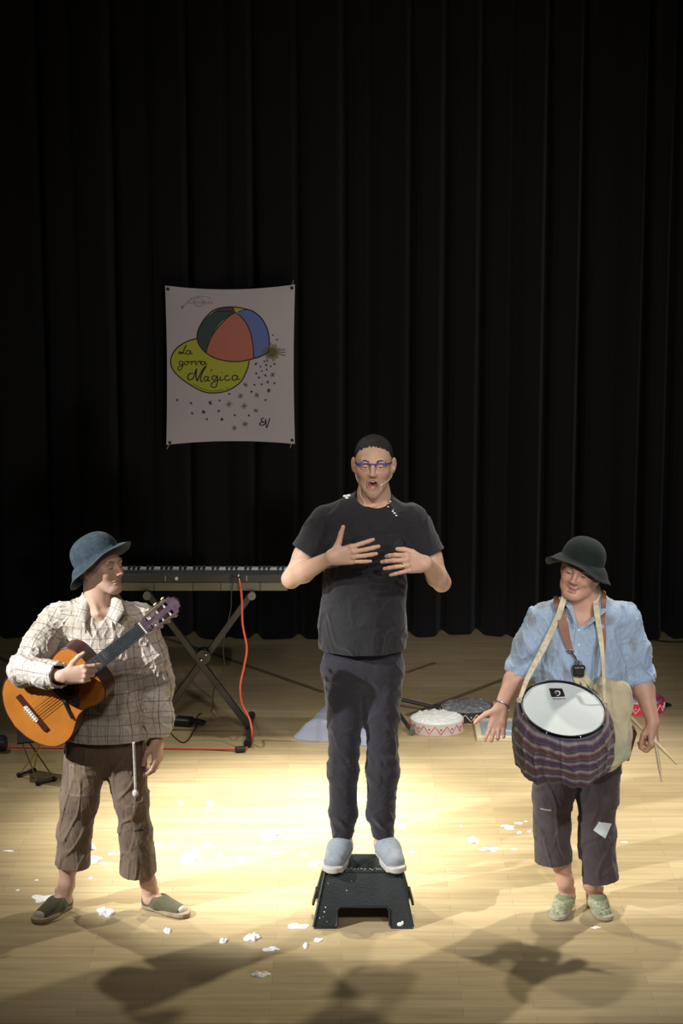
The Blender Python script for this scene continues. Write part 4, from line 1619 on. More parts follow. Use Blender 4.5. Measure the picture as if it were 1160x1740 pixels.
def build_shoe(root, t, kind, cu, cs, ct=None):
    """thing part 'shoe' with sole as its sub-part"""
    L = 0.262
    c = t.p((L / 2, 0, 0.05))
    if kind == 'sneaker':
        up = SDF()
        up.cone((0.045, 0, 0.045), (0.12, 0, 0.050), 0.042, 0.042, 0.02, 'u', t, ((0, 1, 0), 0.95))
        up.cone((0.10, 0, 0.055), (0.225, 0, 0.036), 0.040, 0.032, 0.03, 'u', t, ((0, 1, 0), 1.38))
        up.cone((0.05, 0, 0.06), (0.055, 0, 0.095), 0.036, 0.036, 0.02, 'u', t)
        up.cut(t.p((0, 0, 0.018)), t.d((0, 0, -1)))
        up.cone((0.050, 0, 0.088), (0.056, 0, 0.14), 0.031, 0.034, 0.004, 's', t)
        o = up.build('shoe', 0.003, M['cloth'], root, lambda v: np.tile(cu, (len(v), 1)) * (1 + 0.12 * wave_noise(v, 300, 5))[:, None])
        so = SDF()
        so.raw(sole_f(t, 0.285, 0.050, 0.0, 0.025), c, 0.22)
        so.disp(lambda P: 0.0015 * np.sin(((P - t.o) @ t.R)[:, 0] * 220))
        so.build('sole', 0.003, M['attr'], o, lambda v: np.tile(cs, (len(v), 1)))
        for sy in (-1, 1):
            a = [t.p((0.105 + 0.012 * k, sy * 0.012 * (-1) ** k, 0.093 - 0.006 * k)) for k in range(3)]
            MB().tube(a, 0.003, 6).build('lace', M['white'], o)
        return o
    up = shoe(None, t, kind)

    def uc(v):
        q = ((v - t.o) @ t.R) / t.s
        n = wave_noise(v, 260, 8)
        c = np.tile(cu, (len(v), 1)) * (1 + 0.08 * n)[:, None]
        if ct is not None:
            m = (q[:, 0] > ct[0]) & (np.abs(q[:, 1]) < 0.026)
            if ct[3]:
                m = (q[:, 0] > ct[0] + 0.03 * n) & (q[:, 2] < 0.06)
                mix = np.clip(0.55 + 0.9 * wave_noise(v, 420, 2) + 0.3 * n, 0, 1)[:, None] * m[:, None]
                c = c * (1 - mix) + np.array(ct[1]) * mix
            else:
                c[m] = ct[1]
        return c
    o = up.build('shoe', 0.0028, M['cloth'], root, uc)
    so = SDF()
    so.raw(sole_f(t, L, 0.0455, 0.0, 0.021), c, 0.2)
    so.disp(lambda P: 0.0010 * np.sin(P[:, 2] * 900) + 0.0006 * np.sin(((P - t.o) @ t.R)[:, 0] * 500))
    so.build('sole', 0.0028, M['cloth'], o, lambda v: np.tile(cs, (len(v), 1)) * (1 + 0.15 * wave_noise(v, 220, 4))[:, None])
    return o


def frame_dir(o, d, s=1.0):
    d = unit((d[0], d[1], 0))
    return T(o, np.stack([d, [-d[1], d[0], 0], [0, 0, 1]], 1), s)


def front(S, px, py, y0=-0.62, y1=0.25, off=0.002):
    """point on the side of shape S facing the hall, seen at picture position"""
    ys = np.arange(y0, y1, 0.004)
    P = np.array([W(px, py, y) for y in ys])
    d = S.ev(P)
    k = np.argmax(d < off) if (d < off).any() else np.argmin(d)
    a = max(k - 1, 0)
    ys2 = np.linspace(ys[a], ys[k], 9)
    P2 = np.array([W(px, py, y) for y in ys2])
    d2 = S.ev(P2)
    k2 = np.argmax(d2 < off) if (d2 < off).any() else len(ys2) - 1
    return P2[k2]


def band(pts, widths, thick=0.003, nrm=None, n=8):
    """flat strap through pts, lying across direction nrm (faces the hall by default)"""
    P = spline(pts, n)
    w = np.interp(np.linspace(0, 1, len(P)), np.linspace(0, 1, len(widths)), widths)
    nz = unit(np.array(nrm if nrm is not None else (0, -1, 0.1), float))
    vs = []
    for i, p in enumerate(P):
        d = unit(P[min(i + 1, len(P) - 1)] - P[max(i - 1, 0)])
        s = unit(np.cross(d, nz))
        m = np.cross(s, d)
        for a, b in ((-1, -1), (1, -1), (1, 1), (-1, 1)):
            vs.append(p + s * a * w[i] / 2 + m * b * thick / 2)
    fs = []
    for i in range(len(P) - 1):
        for k in range(4):
            fs.append((i * 4 + k, i * 4 + (k + 1) % 4, (i + 1) * 4 + (k + 1) % 4, (i + 1) * 4 + k))
    fs += [(3, 2, 1, 0), tuple((len(P) - 1) * 4 + k for k in range(4))]
    return MB().add(vs, fs)


def folds(amp, f, seed, stretch=(1, 1, 0.45)):
    st = np.array(stretch)

    def g(P):
        Q = P * st
        a = wave_noise(Q, f, seed, 4)
        b = wave_noise(Q, f * 2.1, seed + 1, 4)
        r = np.clip(1 - np.abs(a) / 0.20, 0, 1)
        r2 = np.clip(1 - np.abs(b) / 0.22, 0, 1)
        return amp * (0.35 - 0.85 * r * r * (3 - 2 * r) + 0.45 * a) - amp * 0.35 * r2 * r2
    return g


def hat(root, c, U, Fd, r, hgt, brim, droop, name, m, col, lean=0.0, dent=0.0):
    """crown and wavy brim; U up axis, Fd forward direction; droop(phi) in degrees and brim(phi) width"""
    U = unit(U)
    Fv = unit(np.array(Fd) - np.dot(Fd, U) * U)
    Sv = np.cross(U, Fv)
    n = 96
    prof = [(math.sin(k * PI / 28) ** 0.86, math.cos(k * PI / 28) ** 0.80) for k in range(14)] + [(1.0, 0.0)]
    B = 12

    def surf(o):
        rows = []
        for (q, h) in prof:
            row = []
            for k in range(n):
                a = 2 * PI * k / n
                rr = (r + o) * q * (1 + 0.05 * math.cos(2 * a)) * (1 + 0.012 * math.sin(3 * a + 4 * h))
                p = c + U * ((hgt + o) * h + dent * math.sin(a * 2 + 1) * (1 - q)) + Fv * rr * math.cos(a) * 1.06 + Sv * rr * math.sin(a)
                p = p + Sv * lean * h * 0.02
                row.append(p)
            rows.append(row)
        for j in range(1, B + 1):
            row = []
            for k in range(n):
                a = 2 * PI * k / n
                dr = math.radians(droop(a))
                bw = brim(a) * j / B
                rr = (r + o * (1 if j < 2 else 0.0)) * (1 + 0.05 * math.cos(2 * a)) * (1 + 0.012 * math.sin(3 * a))
                base = c + Fv * rr * math.cos(a) * 1.06 + Sv * rr * math.sin(a)
                out = Fv * math.cos(a) + Sv * math.sin(a)
                curl = dr * min(1, 0.4 + j / B)
                nn = U * math.cos(dr) + out * math.sin(dr)
                row.append(base + out * bw * math.cos(curl) - U * bw * math.sin(curl) + nn * o + U * 0.004 * math.sin(5 * a) * j / B)
            rows.append(row)
        return rows
    a_ = surf(0.0030)
    b_ = surf(0.0)
    V = [p for row in a_ for p in row]
    N0 = len(V)
    V += [p for row in b_ for p in row]
    R = len(a_)
    F = []
    for j in range(R - 1):
        for k in range(n):
            k2 = (k + 1) % n
            F.append((j * n + k, (j + 1) * n + k, (j + 1) * n + k2, j * n + k2))
            F.append((N0 + j * n + k, N0 + j * n + k2, N0 + (j + 1) * n + k2, N0 + (j + 1) * n + k))
    j = R - 1
    for k in range(n):
        k2 = (k + 1) % n
        F.append((j * n + k, N0 + j * n + k, N0 + j * n + k2, j * n + k2))
    V = np.array(V)
    o = new_obj(name, V, np.array(F), m, root, True, np.tile(col, (len(V), 1)) if not callable(col) else col(V))
    # seam where crown and brim meet
    pts = [p + (p - c) * 0.012 for p in a_[len(prof) - 1]]
    MB().tube(pts + [pts[0]], 0.0014, 5, caps=False).build('hat_seam', m2_seam, o)
    return o


m2_seam = mat('stitched_seam', (0.10, 0.12, 0.13), rough=0.7)


def limb_uv(chains):
    """cloth pattern coordinates: chains = list of (a, b, offset)"""
    def f(v):
        best = np.full(len(v), 1e9)
        uv = np.zeros((len(v), 2))
        for (a, b, r, w0) in chains:
            a = np.array(a, float)
            b = np.array(b, float)
            ab = b - a
            L = np.linalg.norm(ab)
            d = ab / L
            h = (v - a) @ d
            hh = np.clip(h, 0, L)
            q = v - a - hh[:, None] * d
            dist = np.sqrt((q * q).sum(1)) - r
            x = np.cross(d, [0, 1, 0])
            x /= np.linalg.norm(x)
            y = np.cross(d, x)
            ang = np.arctan2(q @ x, q @ y)
            m = dist < best
            best[m] = dist[m]
            uv[m, 0] = ang[m] * r + w0
            uv[m, 1] = h[m]
        uv[:, 0] += 0.007 * wave_noise(v, 34, 91)
        uv[:, 1] += 0.007 * wave_noise(v, 34, 92)
        return uv
    return f


def eyes(S, t, root, open_h=0.0036, iris=(0.03, 0.018, 0.01), zoff=0.0, look=(0.0, 0.0)):
    for sx in (-1, 1):
        e = SDF()
        e.ell((sx * 0.031, -0.0772, 0.0010 + zoff), (0.0112, 0.0093, open_h), 0, 'u', t)
        e.build('eye', 0.0012, M['eye'], root, lambda v: np.where((np.abs(((v - t.o) @ t.R / t.s)[:, 0] - sx * 0.031 - look[0]) < 0.0048)[:, None], [list(iris)], [[0.50, 0.45, 0.41]]))
        pts = [S.local_front(t, sx * 0.031 + dx, 0.0012 + zoff + open_h * (1 - (dx / 0.014) ** 2), 0.0002) for dx in (-0.0135, -0.008, 0, 0.008, 0.0135)]
        MB().tube(spline(pts, 3), [0.0010] * 13, 6).build('eyelashes', M['hair'], root)

# ------------------------------------------------------------------ the man on the stool
def presenter():
    root = thing('person', 'man in black t-shirt and blue glasses standing on the stool, both hands raised', 'person', (0.09, 0.0, 0.232))
    t = T(W(634.5, 790, -0.005), rot('Z', -3) @ rot('X', -2), 1.0)
    S = SDF()
    head(S, t, 'open', wide=1.02)
    # torso under the shirt
    cx = W(617, 1000, 0)[0]
    neck = t.p((0, 0.04, -0.15))
    S.cone(neck, W(628, 905, 0.03), 0.06, 0.09, 0.05, 'u', None, ((0, 1, 0), 0.8))
    S.cone(W(590, 890, 0.03), W(665, 890, 0.03), 0.06, 0.06, 0.05)
    S.cone(W(622, 920, 0.02), W(618, 1090, 0.02), 0.13, 0.13, 0.05, 'u', None, ((0, 1, 0), 0.7))
    S.cone(W(616, 1080, 0.02), W(616, 1125, 0.02), 0.13, 0.11, 0.04, 'u', None, ((0, 1, 0), 0.7))
    # collar bones
    S.cone(W(624, 866, -0.052), W(602, 858, -0.03), 0.010, 0.009, 0.02)
    S.cone(W(636, 866, -0.052), W(658, 858, -0.03), 0.010, 0.009, 0.02)
    # arms
    shl, ell_, wrl = W(556, 884, 0.02), W(494, 984, -0.02), W(562, 947, -0.235)
    shr, elr, wrr = W(700, 884, 0.02), W(750, 990, -0.02), W(724, 957, -0.25)
    for a, b, c in ((shl, ell_, wrl), (shr, elr, wrr)):
        S.chain([a, a * .4 + b * .6, b], [0.052, 0.046, 0.036], 0.03)
        S.chain([b, b * .68 + c * .32, c], [0.036, 0.042, 0.026], 0.02)
    tl, tips = hand(S, wrl, (.95, -.16, .20), (.12, -1, .10), 1, ((14, 14, 10), (10, 12, 8), (12, 14, 10), (14, 10, 8)),
                    splay=(6, 0, -5, -12), thumb=((.55, .80, -.1), (.42, .90, .0), (.5, .86, .1)), s=1.06)
    tr_, tips2 = hand(S, wrr, (-.80, -.42, .14), (-.30, -.90, .35), -1, ((34, 32, 18), (28, 26, 16), (24, 24, 14), (22, 18, 12)),
                      splay=(4, 0, -6, -14), thumb=((.7, .62, -.35), (.9, .3, -.3), (1, .05, -.2)), s=1.06)
    # legs
    LL = [W(583, 1140, .02), W(586, 1220, .02), W(583, 1310, .02), W(583, 1380, .04), W(583, 1434, .06)]
    RL = [W(650, 1140, .02), W(650, 1220, .02), W(650, 1310, .02), W(647, 1380, .04), W(651, 1434, .06)]
    S.chain(LL, [.08, .06, .05, .048, .032], 0.03)
    S.chain(RL, [.08, .056, .05, .048, .032], 0.03)
    zt = 0.235
    fl_ = frame_dir((LL[-1][0] + .006, 0.115, zt), (-.20, -.97), 1.0)
    fr_ = frame_dir((RL[-1][0] - .004, 0.115, zt), (.22, -.97), 1.0)
    foot(S, fl_, LL[-1])
    foot(S, fr_, RL[-1])
    body = S.build('body', 0.0024, M['skin'], root, skin_color(t, SKIN * np.array([.95, .90, .84]), shade=0.20, mouth_z=-0.07, mouth_r=(0.026, 0.026)), smooth=1)

    # mouth interior
    q = SDF()
    q.ell((0, -0.058, -0.0815), (0.0145, 0.020, 0.0065), 0, 'u', t)
    q.build('tongue', 0.0012, M['tongue'], root)
    mb = MB()
    for k in range(-3, 4):
        a = k * 0.26
        mb.box(t.p((0.0165 * math.sin(a), -0.066 - 0.0145 * math.cos(a), -0.0555)), (0.0046, 0.003, 0.0085), R=rot('Z', math.degrees(a)), bev=0.001)
    mb.build('upper_teeth', M['teeth'], root)
    mb = MB()
    for k in range(-3, 4):
        a = k * 0.26
        mb.box(t.p((0.0145 * math.sin(a), -0.064 - 0.0125 * math.cos(a), -0.0865)), (0.0038, 0.003, 0.006), R=rot('Z', math.degrees(a)), bev=0.001)
    mb.build('lower_teeth', M['teeth'], root)
    q = SDF()
    q.ell((0, -0.052, -0.07), (0.021, 0.010, 0.019), 0, 'u', t)
    q.build('mouth_cavity', 0.002, mat('mouth_lining', (0.05, 0.012, 0.010), rough=0.5), root)
    # hair
    Hh = SDF()
    Hh.ell((0, 0.021, 0.040), (0.0780 * 1.02, 0.0955, 0.0850), 0, 'u', t)
    Hh.ell((0, 0.030, 0.020), (0.0772 * 1.02, 0.089, 0.082), 0.01, 'u', t)
    Hh.disp(lambda P: 0.0016 * wave_noise(P * np.array([1.6, .5, 1]), 420, 6))
    Hh.ell((0, -0.092, 0.004), (0.064, 0.062, 0.074), 0.006, 's', t)
    Hh.box((0, -0.02, -0.085), (0.12, 0.075, 0.09), 0.02, 0.004, 's', t)
    for sx in (-1, 1):
        Hh.ell((sx * 0.08, 0.010, -0.006), (0.025, 0.021, 0.032), 0.004, 's', t)
    Hh.cut(t.p((0, 0, -0.055)), t.d((0, 0.35, -1)))
    Hh.build('hair', 0.002, M['hair'], root)
    for sx in (-1, 1):
        pts = [S.local_front(t, sx * (0.016 + 0.009 * k), 0.0265 + 0.0022 * min(k, 2) - (0.002 if k == 3 else 0)) for k in range(4)]
        MB().tube(spline(pts, 4), [0.0028] * 13, 6).build('eyebrow', M['hair'], root)
    eyes(S, t, root, 0.0034)
    # glasses
    blue = mat('violet_blue_frame', (0.07, 0.06, 0.42), rough=0.25, coat=0.4)
    gz = 0.010
    fr = MB()
    for sx in (-1, 1):
        c = np.array([sx * 0.0325, -0.101, gz])
        up = [t.p(c + np.array([0.0205 * math.cos(a), 0.002 * abs(math.cos(a)) * 1.0, 0.0155 * math.sin(a)])) for a in np.linspace(-0.15, PI + 0.15, 17)]
        fr.tube(up, [0.0026] * 17, 8)
        lo = [t.p(c + np.array([0.0205 * math.cos(a), 0.002, 0.0165 * math.sin(a)])) for a in np.linspace(PI, 2 * PI, 17)]
        MBl = MB().tube(lo, 0.0009, 6).build('wire_rim', M['black_metal'], root)
        q = SDF()
        q.ell(c + np.array([0, 0.002, 0]), (0.0195, 0.0012, 0.0150), 0, 'u', t)
    fr.tube([t.p((-0.013, -0.101, gz + 0.008)), t.p((0, -0.104, gz + 0.010)), t.p((0.013, -0.101, gz + 0.008))], 0.0027, 8)
    for sx in (-1, 1):
        fr.box(t.p((sx * 0.058, -0.094, gz + 0.008)), (0.014, 0.006, 0.010), R=t.R @ rot('Z', sx * 35), bev=0.002)
    g = fr.build('glasses', blue, root)
    for sx in (-1, 1):
        MB().tube([t.p((sx * 0.064, -0.088, gz + 0.008)), t.p((sx * 0.073, -0.05, gz + 0.005)), t.p((sx * 0.076, -0.005, gz + 0.004)), t.p((sx * 0.074, 0.022, -0.004))], 0.0024, 6).build('temple', M['black_plastic'], g)
    # headset microphone
    pts = [t.p((-0.078, 0.015, -0.03)), t.p((-0.070, -0.015, -0.055)), t.p((-0.055, -0.035, -0.085)), t.p((-0.052, -0.030, -0.12)), t.p((-0.035, -0.035, -0.15)), t.p((-0.028, -0.050, -0.185))]
    MB().tube(spline(pts, 6), 0.0016, 6).build('microphone_cable', M['thin_white'], root)
    pts = [t.p((0.078, 0.02, -0.038)), t.p((0.073, -0.02, -0.05)), t.p((0.052, -0.068, -0.062)), t.p((0.036, -0.083, -0.070))]
    MB().tube(spline(pts, 6), 0.0014, 6).build('headset_boom', M['thin_white'], root)
    MB().sphere(t.p((0.036, -0.084, -0.072)), (0.0034, 0.0034, 0.0055), 8).build('microphone_capsule', M['thin_white'], root)
    MB().sphere(t.p((0.084, -0.004, -0.012)), (0.003, 0.004, 0.009), 8).build('earpiece', M['white'], root)

    # t-shirt
    C = SDF()
    C.cone(W(586, 878, 0.03), W(664, 878, 0.03), 0.072, 0.072, 0.03, 'u', None, ((0, 1, 0), 1.1))
    C.cone(W(622, 905, 0.025), W(620, 985, 0.01), 0.165, 0.166, 0.05, 'u', None, ((0, 1, 0), 0.74))
    C.cone(W(619, 985, 0.01), W(616, 1060, 0.01), 0.166, 0.175, 0.05, 'u', None, ((0, 1, 0), 0.80))
    C.cone(W(616, 1060, 0.01), W(616, 1140, 0.015), 0.176, 0.186, 0.05, 'u', None, ((0, 1, 0), 0.76))
    C.cone(neck + [0, 0, 0.015], W(629, 905, 0.03), 0.067, 0.11, 0.05, 'u', None, ((0, 1, 0), 0.85))
    for a, b in ((shl, ell_), (shr, elr)):
        C.cone(a, a * .25 + b * .75, 0.070, 0.075, 0.035)
    C.disp(folds(0.0070, 36, 21, (1, .6, 0.6)))
    C.disp(folds(0.0016, 110, 23, (1, .6, 0.7)))

    def drape(P):
        x = (P[:, 0] - cx)
        return -0.0035 * np.sin(x * 55 + P[:, 2] * 9) * np.clip((1.45 - P[:, 2]) * 3, 0, 1)
    C.disp(drape)
    C.shell(0.011)
    for a, b in ((shl, ell_), (shr, elr)):
        d = unit(b - a)
        C.cutlimb(a * .44 + b * .56, d, a * .5 + b * .5, b + d * .05, 0.105)
    C.cut(W(616, 1117, -0.14), (0, 0, -1))
    C.ell(t.p((0, 0.020, -0.135)), (0.076, 0.086, 0.060), 0.004, 's')
    sh = C.build('tshirt', 0.0034, M['tee'], root, lambda v: np.tile([0.017, 0.016, 0.0175], (len(v), 1)), smooth=2)
    # collar rib
    # small chest writing and foam drips on the shirt
    mb = MB()
    for k, (dx, dy) in enumerate(((0, 0), (3, .5), (5.5, 0), (8, .4), (11, 0), (13.5, .3))):
        p = front(C, 659 + dx, 910 + dy, off=0.0005)
        mb.box(p, (0.0040, 0.001, 0.0022 if k % 2 else 0.0036))
    mb.build('chest_print', mat('chest_print', (0.055, 0.048, 0.045), rough=0.8), sh)
    r4 = random.Random(4)
    for (px, py, r) in ((659, 848, 2.), (663, 852, 2.2), (656, 857, 1.8), (659, 861, 2.2), (667, 869, 2.6), (670, 872, 3), (673, 876, 2.6), (668, 866, 1.6), (661, 855, 1.2)):
        p = front(C, px, py, off=0.001)
        MB().sphere(p, (0.0016 * r, 0.0015, 0.0014 * r), 5).build('foam_fleck', M['foam'], sh)
    for (px, py, r) in ((586, 842, 5), (592, 841, 5), (589, 845, 4)):
        MB().sphere(front(C, px, py + 2, off=0.001) + [0, 0, .002], (0.0020 * r, 0.008, 0.0012 * r), 6).build('foam_fleck', M['foam'], sh)

    # trousers
    Pn = SDF()
    Pn.cone(W(597, 1125, .02), W(636, 1125, .02), 0.125, 0.125, 0.02, 'u', None, ((0, 1, 0), 0.86))
    Pn.chain(LL[:4] + [W(582, 1445, .055)], [.093, .073, .063, .058, .039], 0.03)
    Pn.chain(RL[:4] + [W(652, 1445, .055)], [.091, .068, .068, .060, .038], 0.03)
    Pn.cone(W(616, 1140, .02), W(616, 1156, .02), .07, .042, 0.04)
    Pn.disp(folds(0.0050, 34, 31, (.9, .6, .9)))
    Pn.disp(folds(0.0014, 110, 33, (.8, .6, .8)))

    def knee(P):
        out = np.zeros(len(P))
        for (px, py, s_) in ((583, 1290, 1), (650, 1300, 1), (583, 1400, .6), (650, 1405, .6)):
            c = W(px, py, -0.04)
            q = P - c
            out += 0.0018 * s_ * np.sin(q[:, 2] * 95 + q[:, 0] * 60 + 2 * np.sin(q[:, 0] * 50)) * np.exp(-(q[:, 2] / 0.07) ** 2)
        return out
    Pn.disp(knee)
    Pn.shell(0.010)
    Pn.cutlimb(W(583, 1429, 0.0), (0, 0.05, -1), LL[-1], LL[-1] - [0, 0, .1], 0.08)
    Pn.cutlimb(W(651, 1430, 0.0), (0, 0.05, -1), RL[-1], RL[-1] - [0, 0, .1], 0.08)
    Pn.cut(W(616, 1090, 0.0), (0, 0, 1))
    Pn.build('trousers', 0.0034, M['tee'], root, lambda v: np.tile([0.021, 0.018, 0.024], (len(v), 1)), smooth=2)
    for f_ in (fl_, fr_):
        build_shoe(root, f_, 'sneaker', (0.25, 0.28, 0.30), (0.46, 0.43, 0.38))
        k = SDF()
        k.cone((0.052, 0, 0.075), (0.050, 0, 0.135), 0.037, 0.040, 0, 'u', f_)
        k.build('sock', 0.003, M['cloth'], root, lambda v: np.tile([0.6, 0.62, 0.64], (len(v), 1)))
    # ring
    y = tr_.p(np.array(FB[2]) + np.array([0.016, -0.001, -0.007]))
    d = tr_.d((math.cos(.42), -0.08, -math.sin(.42)))
    a = unit(np.cross(d, [0, 0, 1]))
    b = np.cross(d, a)
    MB().tube([y + 0.0098 * (a * math.cos(q_) + b * math.sin(q_)) for q_ in np.linspace(0, 2 * PI, 21)], 0.0022, 6, caps=False).build('ring', M['gold'], root)


presenter()

# ------------------------------------------------------------------ guitar frame (shared by the guitarist's hand)
GO = W(25, 1234, -0.13)
GL = 1.0


def _gsolve():
    for y in np.arange(-0.2, -0.95, -0.002):
        h = W(297, 1026, y)
        if np.linalg.norm(h - GO) >= GL:
            return h
    return h


GH = _gsolve()
gx = unit(GH - GO)
view = np.array([0.0, -1.0, 0.12])
gz = unit(view - view.dot(gx) * gx)
gy = np.cross(gz, gx)
GT = T(GO, np.stack([gx, gy, gz], 1))


def guitar():
    root = thing('guitar', 'orange topped classical guitar held by the man in the checked shirt', 'guitar', GO)
    # outline of the body: half widths along the length
    xs = np.array([0, .01, .03, .06, .10, .14, .18, .22, .25, .28, .31, .35, .39, .43, .46, .48, .487, .49])
    hw = np.array([0, .062, .105, .145, .172, .182, .180, .165, .145, .127, .119, .122, .134, .137, .126, .098, .065, 0.0])
    xi = np.concatenate([0.49 * (1 - np.cos(np.linspace(0, PI, 60))) / 2])
    wi = np.interp(xi, xs, hw)
    wi = np.convolve(np.pad(wi, 1, mode='edge'), [.25, .5, .25], 'valid')
    wi[0] = wi[-1] = 0
    out = [(x, w) for x, w in zip(xi, wi)] + [(x, -w) for x, w in zip(xi[1:-1][::-1], wi[1:-1][::-1])]
    hole_c, hole_r = (0.335, 0.0), 0.043
    NR = 10
    ring = np.array(out)
    # soundboard with a real sound hole: rings from the outline to the hole edge
    n = len(ring)
    hole = []
    for p in ring:
        a = math.atan2(p[1] - hole_c[1], p[0] - hole_c[0])
        hole.append((hole_c[0] + hole_r * math.cos(a), hole_c[1] + hole_r * math.sin(a)))
    hole = np.array(hole)

    def plate(z, name, m, dome=0.0, holed=True):
        vs = []
        for k in range(NR + 1):
            f = k / NR
            for i in range(n):
                q = ring[i] * (1 - f) + hole[i] * f
                vs.append(GT.p((q[0], q[1], z + dome * math.sin(f * PI / 2))))
        fs = []
        for k in range(NR):
            for i in range(n):
                j = (i + 1) % n
                fs.append((k * n + i, (k + 1) * n + i, (k + 1) * n + j, k * n + j))
        if not holed:
            fs.append(tuple(NR * n + i for i in range(n)))
        return MB().add(vs, fs)
    cedar = mat('cedar_top', (0.50, 0.175, 0.026), rough=0.32, coat=0.35, bump=0.05, bscale=40, vary=0.12, vscale=10)
    # grain along the length
    nt = cedar.node_tree
    top = plate(0.0, 'soundboard', cedar, 0.001)
    # thickness
    tb = plate(-0.003, 'soundboard', cedar, 0.001)
    nn = len(top.v)
    top.add(tb.v, [f[::-1] for f in tb.f])
    top.add([GT.p((*p, 0.001)) for p in hole] + [GT.p((*p, -0.002)) for p in hole], [(i, i + n, (i + 1) % n + n, (i + 1) % n) for i in range(n)])
    top.build('soundboard', cedar, root)
    side = MB()
    vs = []
    for k in range(7):
        for i in range(n):
            vs.append(GT.p((ring[i][0], ring[i][1], -0.001 - 0.094 * k / 6)))
    fs = []
    for k in range(6):
        for i in range(n):
            j = (i + 1) % n
            fs.append((k * n + i, k * n + j, (k + 1) * n + j, (k + 1) * n + i))
    side.add(vs, fs)
    side.build('ribs', M['rosewood'], root)
    bk = plate(-0.095, 'back', None, 0, False)
    MB().add(bk.v, [f[::-1] for f in bk.f]).build('back', M['rosewood'], root)
    bd = [GT.p((p[0], p[1], 0.0)) for p in ring]
    MB().tube(bd + [bd[0]], 0.0022, 6, caps=False).build('binding', M['rosewood'], root)
    # rosette
    rz = MB()
    N = 64
    vs = []
    for k in range(N):
        a = 2 * PI * k / N
        for r in (hole_r + .002, hole_r + 0.017):
            vs.append(GT.p((hole_c[0] + r * math.cos(a), hole_c[1] + r * math.sin(a), 0.0022)))
    rz.add(vs, [(2 * k, 2 * k + 1, 2 * ((k + 1) % N) + 1, 2 * ((k + 1) % N)) for k in range(N)])
    ro = mat('mosaic_rosette', (0.10, 0.05, 0.03), rough=0.35, vary=0.5, vscale=90)
    rz.build('rosette', ro, root)
    # bridge
    RB = GT.R
    MB().box(GT.p((0.118, 0, 0.0045)), (0.028, 0.190, 0.009), R=RB, bev=0.003).build('bridge', M['rosewood'], root)
    MB().box(GT.p((0.124, 0, 0.010)), (0.004, 0.075, 0.006), R=RB).build('saddle', M['bone'], root)
    tb = MB().box(GT.p((0.112, 0, 0.010)), (0.013, 0.082, 0.004), R=RB, bev=0.001)
    tb.build('tie_block', M['bone'], root)
    # neck, fingerboard, head
    nk = MB()
    vs = []
    prof = []
    for x, w, d in ((0.42, .031, .030), (0.49, .031, .040), (0.53, .030, .024), (0.60, .0295, .021), (0.80, .0265, .019), (0.815, .026, .02)):
        for k in range(9):
            a = PI * k / 8
            vs.append(GT.p((x, w * math.cos(a), 0.001 - d * math.sin(a))))
    fs = []
    for i in range(5):
        for k in range(8):
            fs.append((i * 9 + k, (i + 1) * 9 + k, (i + 1) * 9 + k + 1, i * 9 + k + 1))
        fs.append((i * 9 + 8, (i + 1) * 9 + 8, (i + 1) * 9, i * 9))
    nk.add(vs, fs)
    mahog = mat('dark_mahogany', (0.13, 0.05, 0.03), rough=0.35, vary=0.15)
    nk.build('neck', mahog, root)
    fb = MB()
    fb.prism([(0.385, -0.031), (0.815, -0.026), (0.815, 0.026), (0.385, 0.031)], GT.p((0, 0, 0.0085)), gx, gy, 0.0075)
    fb.build('fingerboard', M['fingerboard'], root, smooth=False)
    Ls = 0.815 - 0.124
    for k in range(1, 20):
        x = 0.815 - Ls * (1 - 2 ** (-k / 12))
        if x < 0.39:
            break
        w = 0.031 + (0.026 - 0.031) * (x - 0.385) / 0.43
        MB().cyl(GT.p((x, -w, 0.009)), GT.p((x, w, 0.009)), 0.0017, 6).build('fret', M['nickel'], root)
    MB().box(GT.p((0.8175, 0, 0.0085)), (0.006, 0.053, 0.012), R=RB, bev=0.001).build('nut', M['bone'], root)
    # headstock: slotted, tilted back
    HR = GT.R @ rot('Y', 12)
    HO = GT.p((0.820, 0, 0.006))
    HT = T(HO, HR)
    hx, hy = HT.d((1, 0, 0)), HT.d((0, 1, 0))
    h = MB()
    sl = [(0.028, 0.138)]
    edge = [(0, .026), (.02, .034), (.15, .037), (.158, .030), (.172, .026), (.180, .010), (.186, 0)]
    # solid frame built from strips so the two slots stay open
    h.prism([(0, -.026), (0.026, -.034), (0.026, .034), (0, .026)], HO, hx, hy, 0.019)
    h.prism([(0.026, .0255), (.14, .0275), (.14, .0365), (0.026, .0345)], HO, hx, hy, 0.019)
    h.prism([(0.026, -.0345), (.14, -.0365), (.14, -.0275), (0.026, -.0255)], HO, hx, hy, 0.019)
    h.prism([(0.026, -.0105), (.14, -.0115), (.14, .0115), (0.026, .0105)], HO, hx, hy, 0.019)
    h.prism([(.14, -.0365), (.158, -.037), (.164, -.026), (.176, -.022), (.184, -.004), (.184, .004), (.176, .022), (.164, .026), (.158, .037), (.14, .0365)], HO, hx, hy, 0.019)
    h.build('headstock', mat('lacquered_headstock', (0.10, 0.065, 0.085), rough=0.25, coat=0.6, vary=0.25, vscale=40), root, smooth=False)
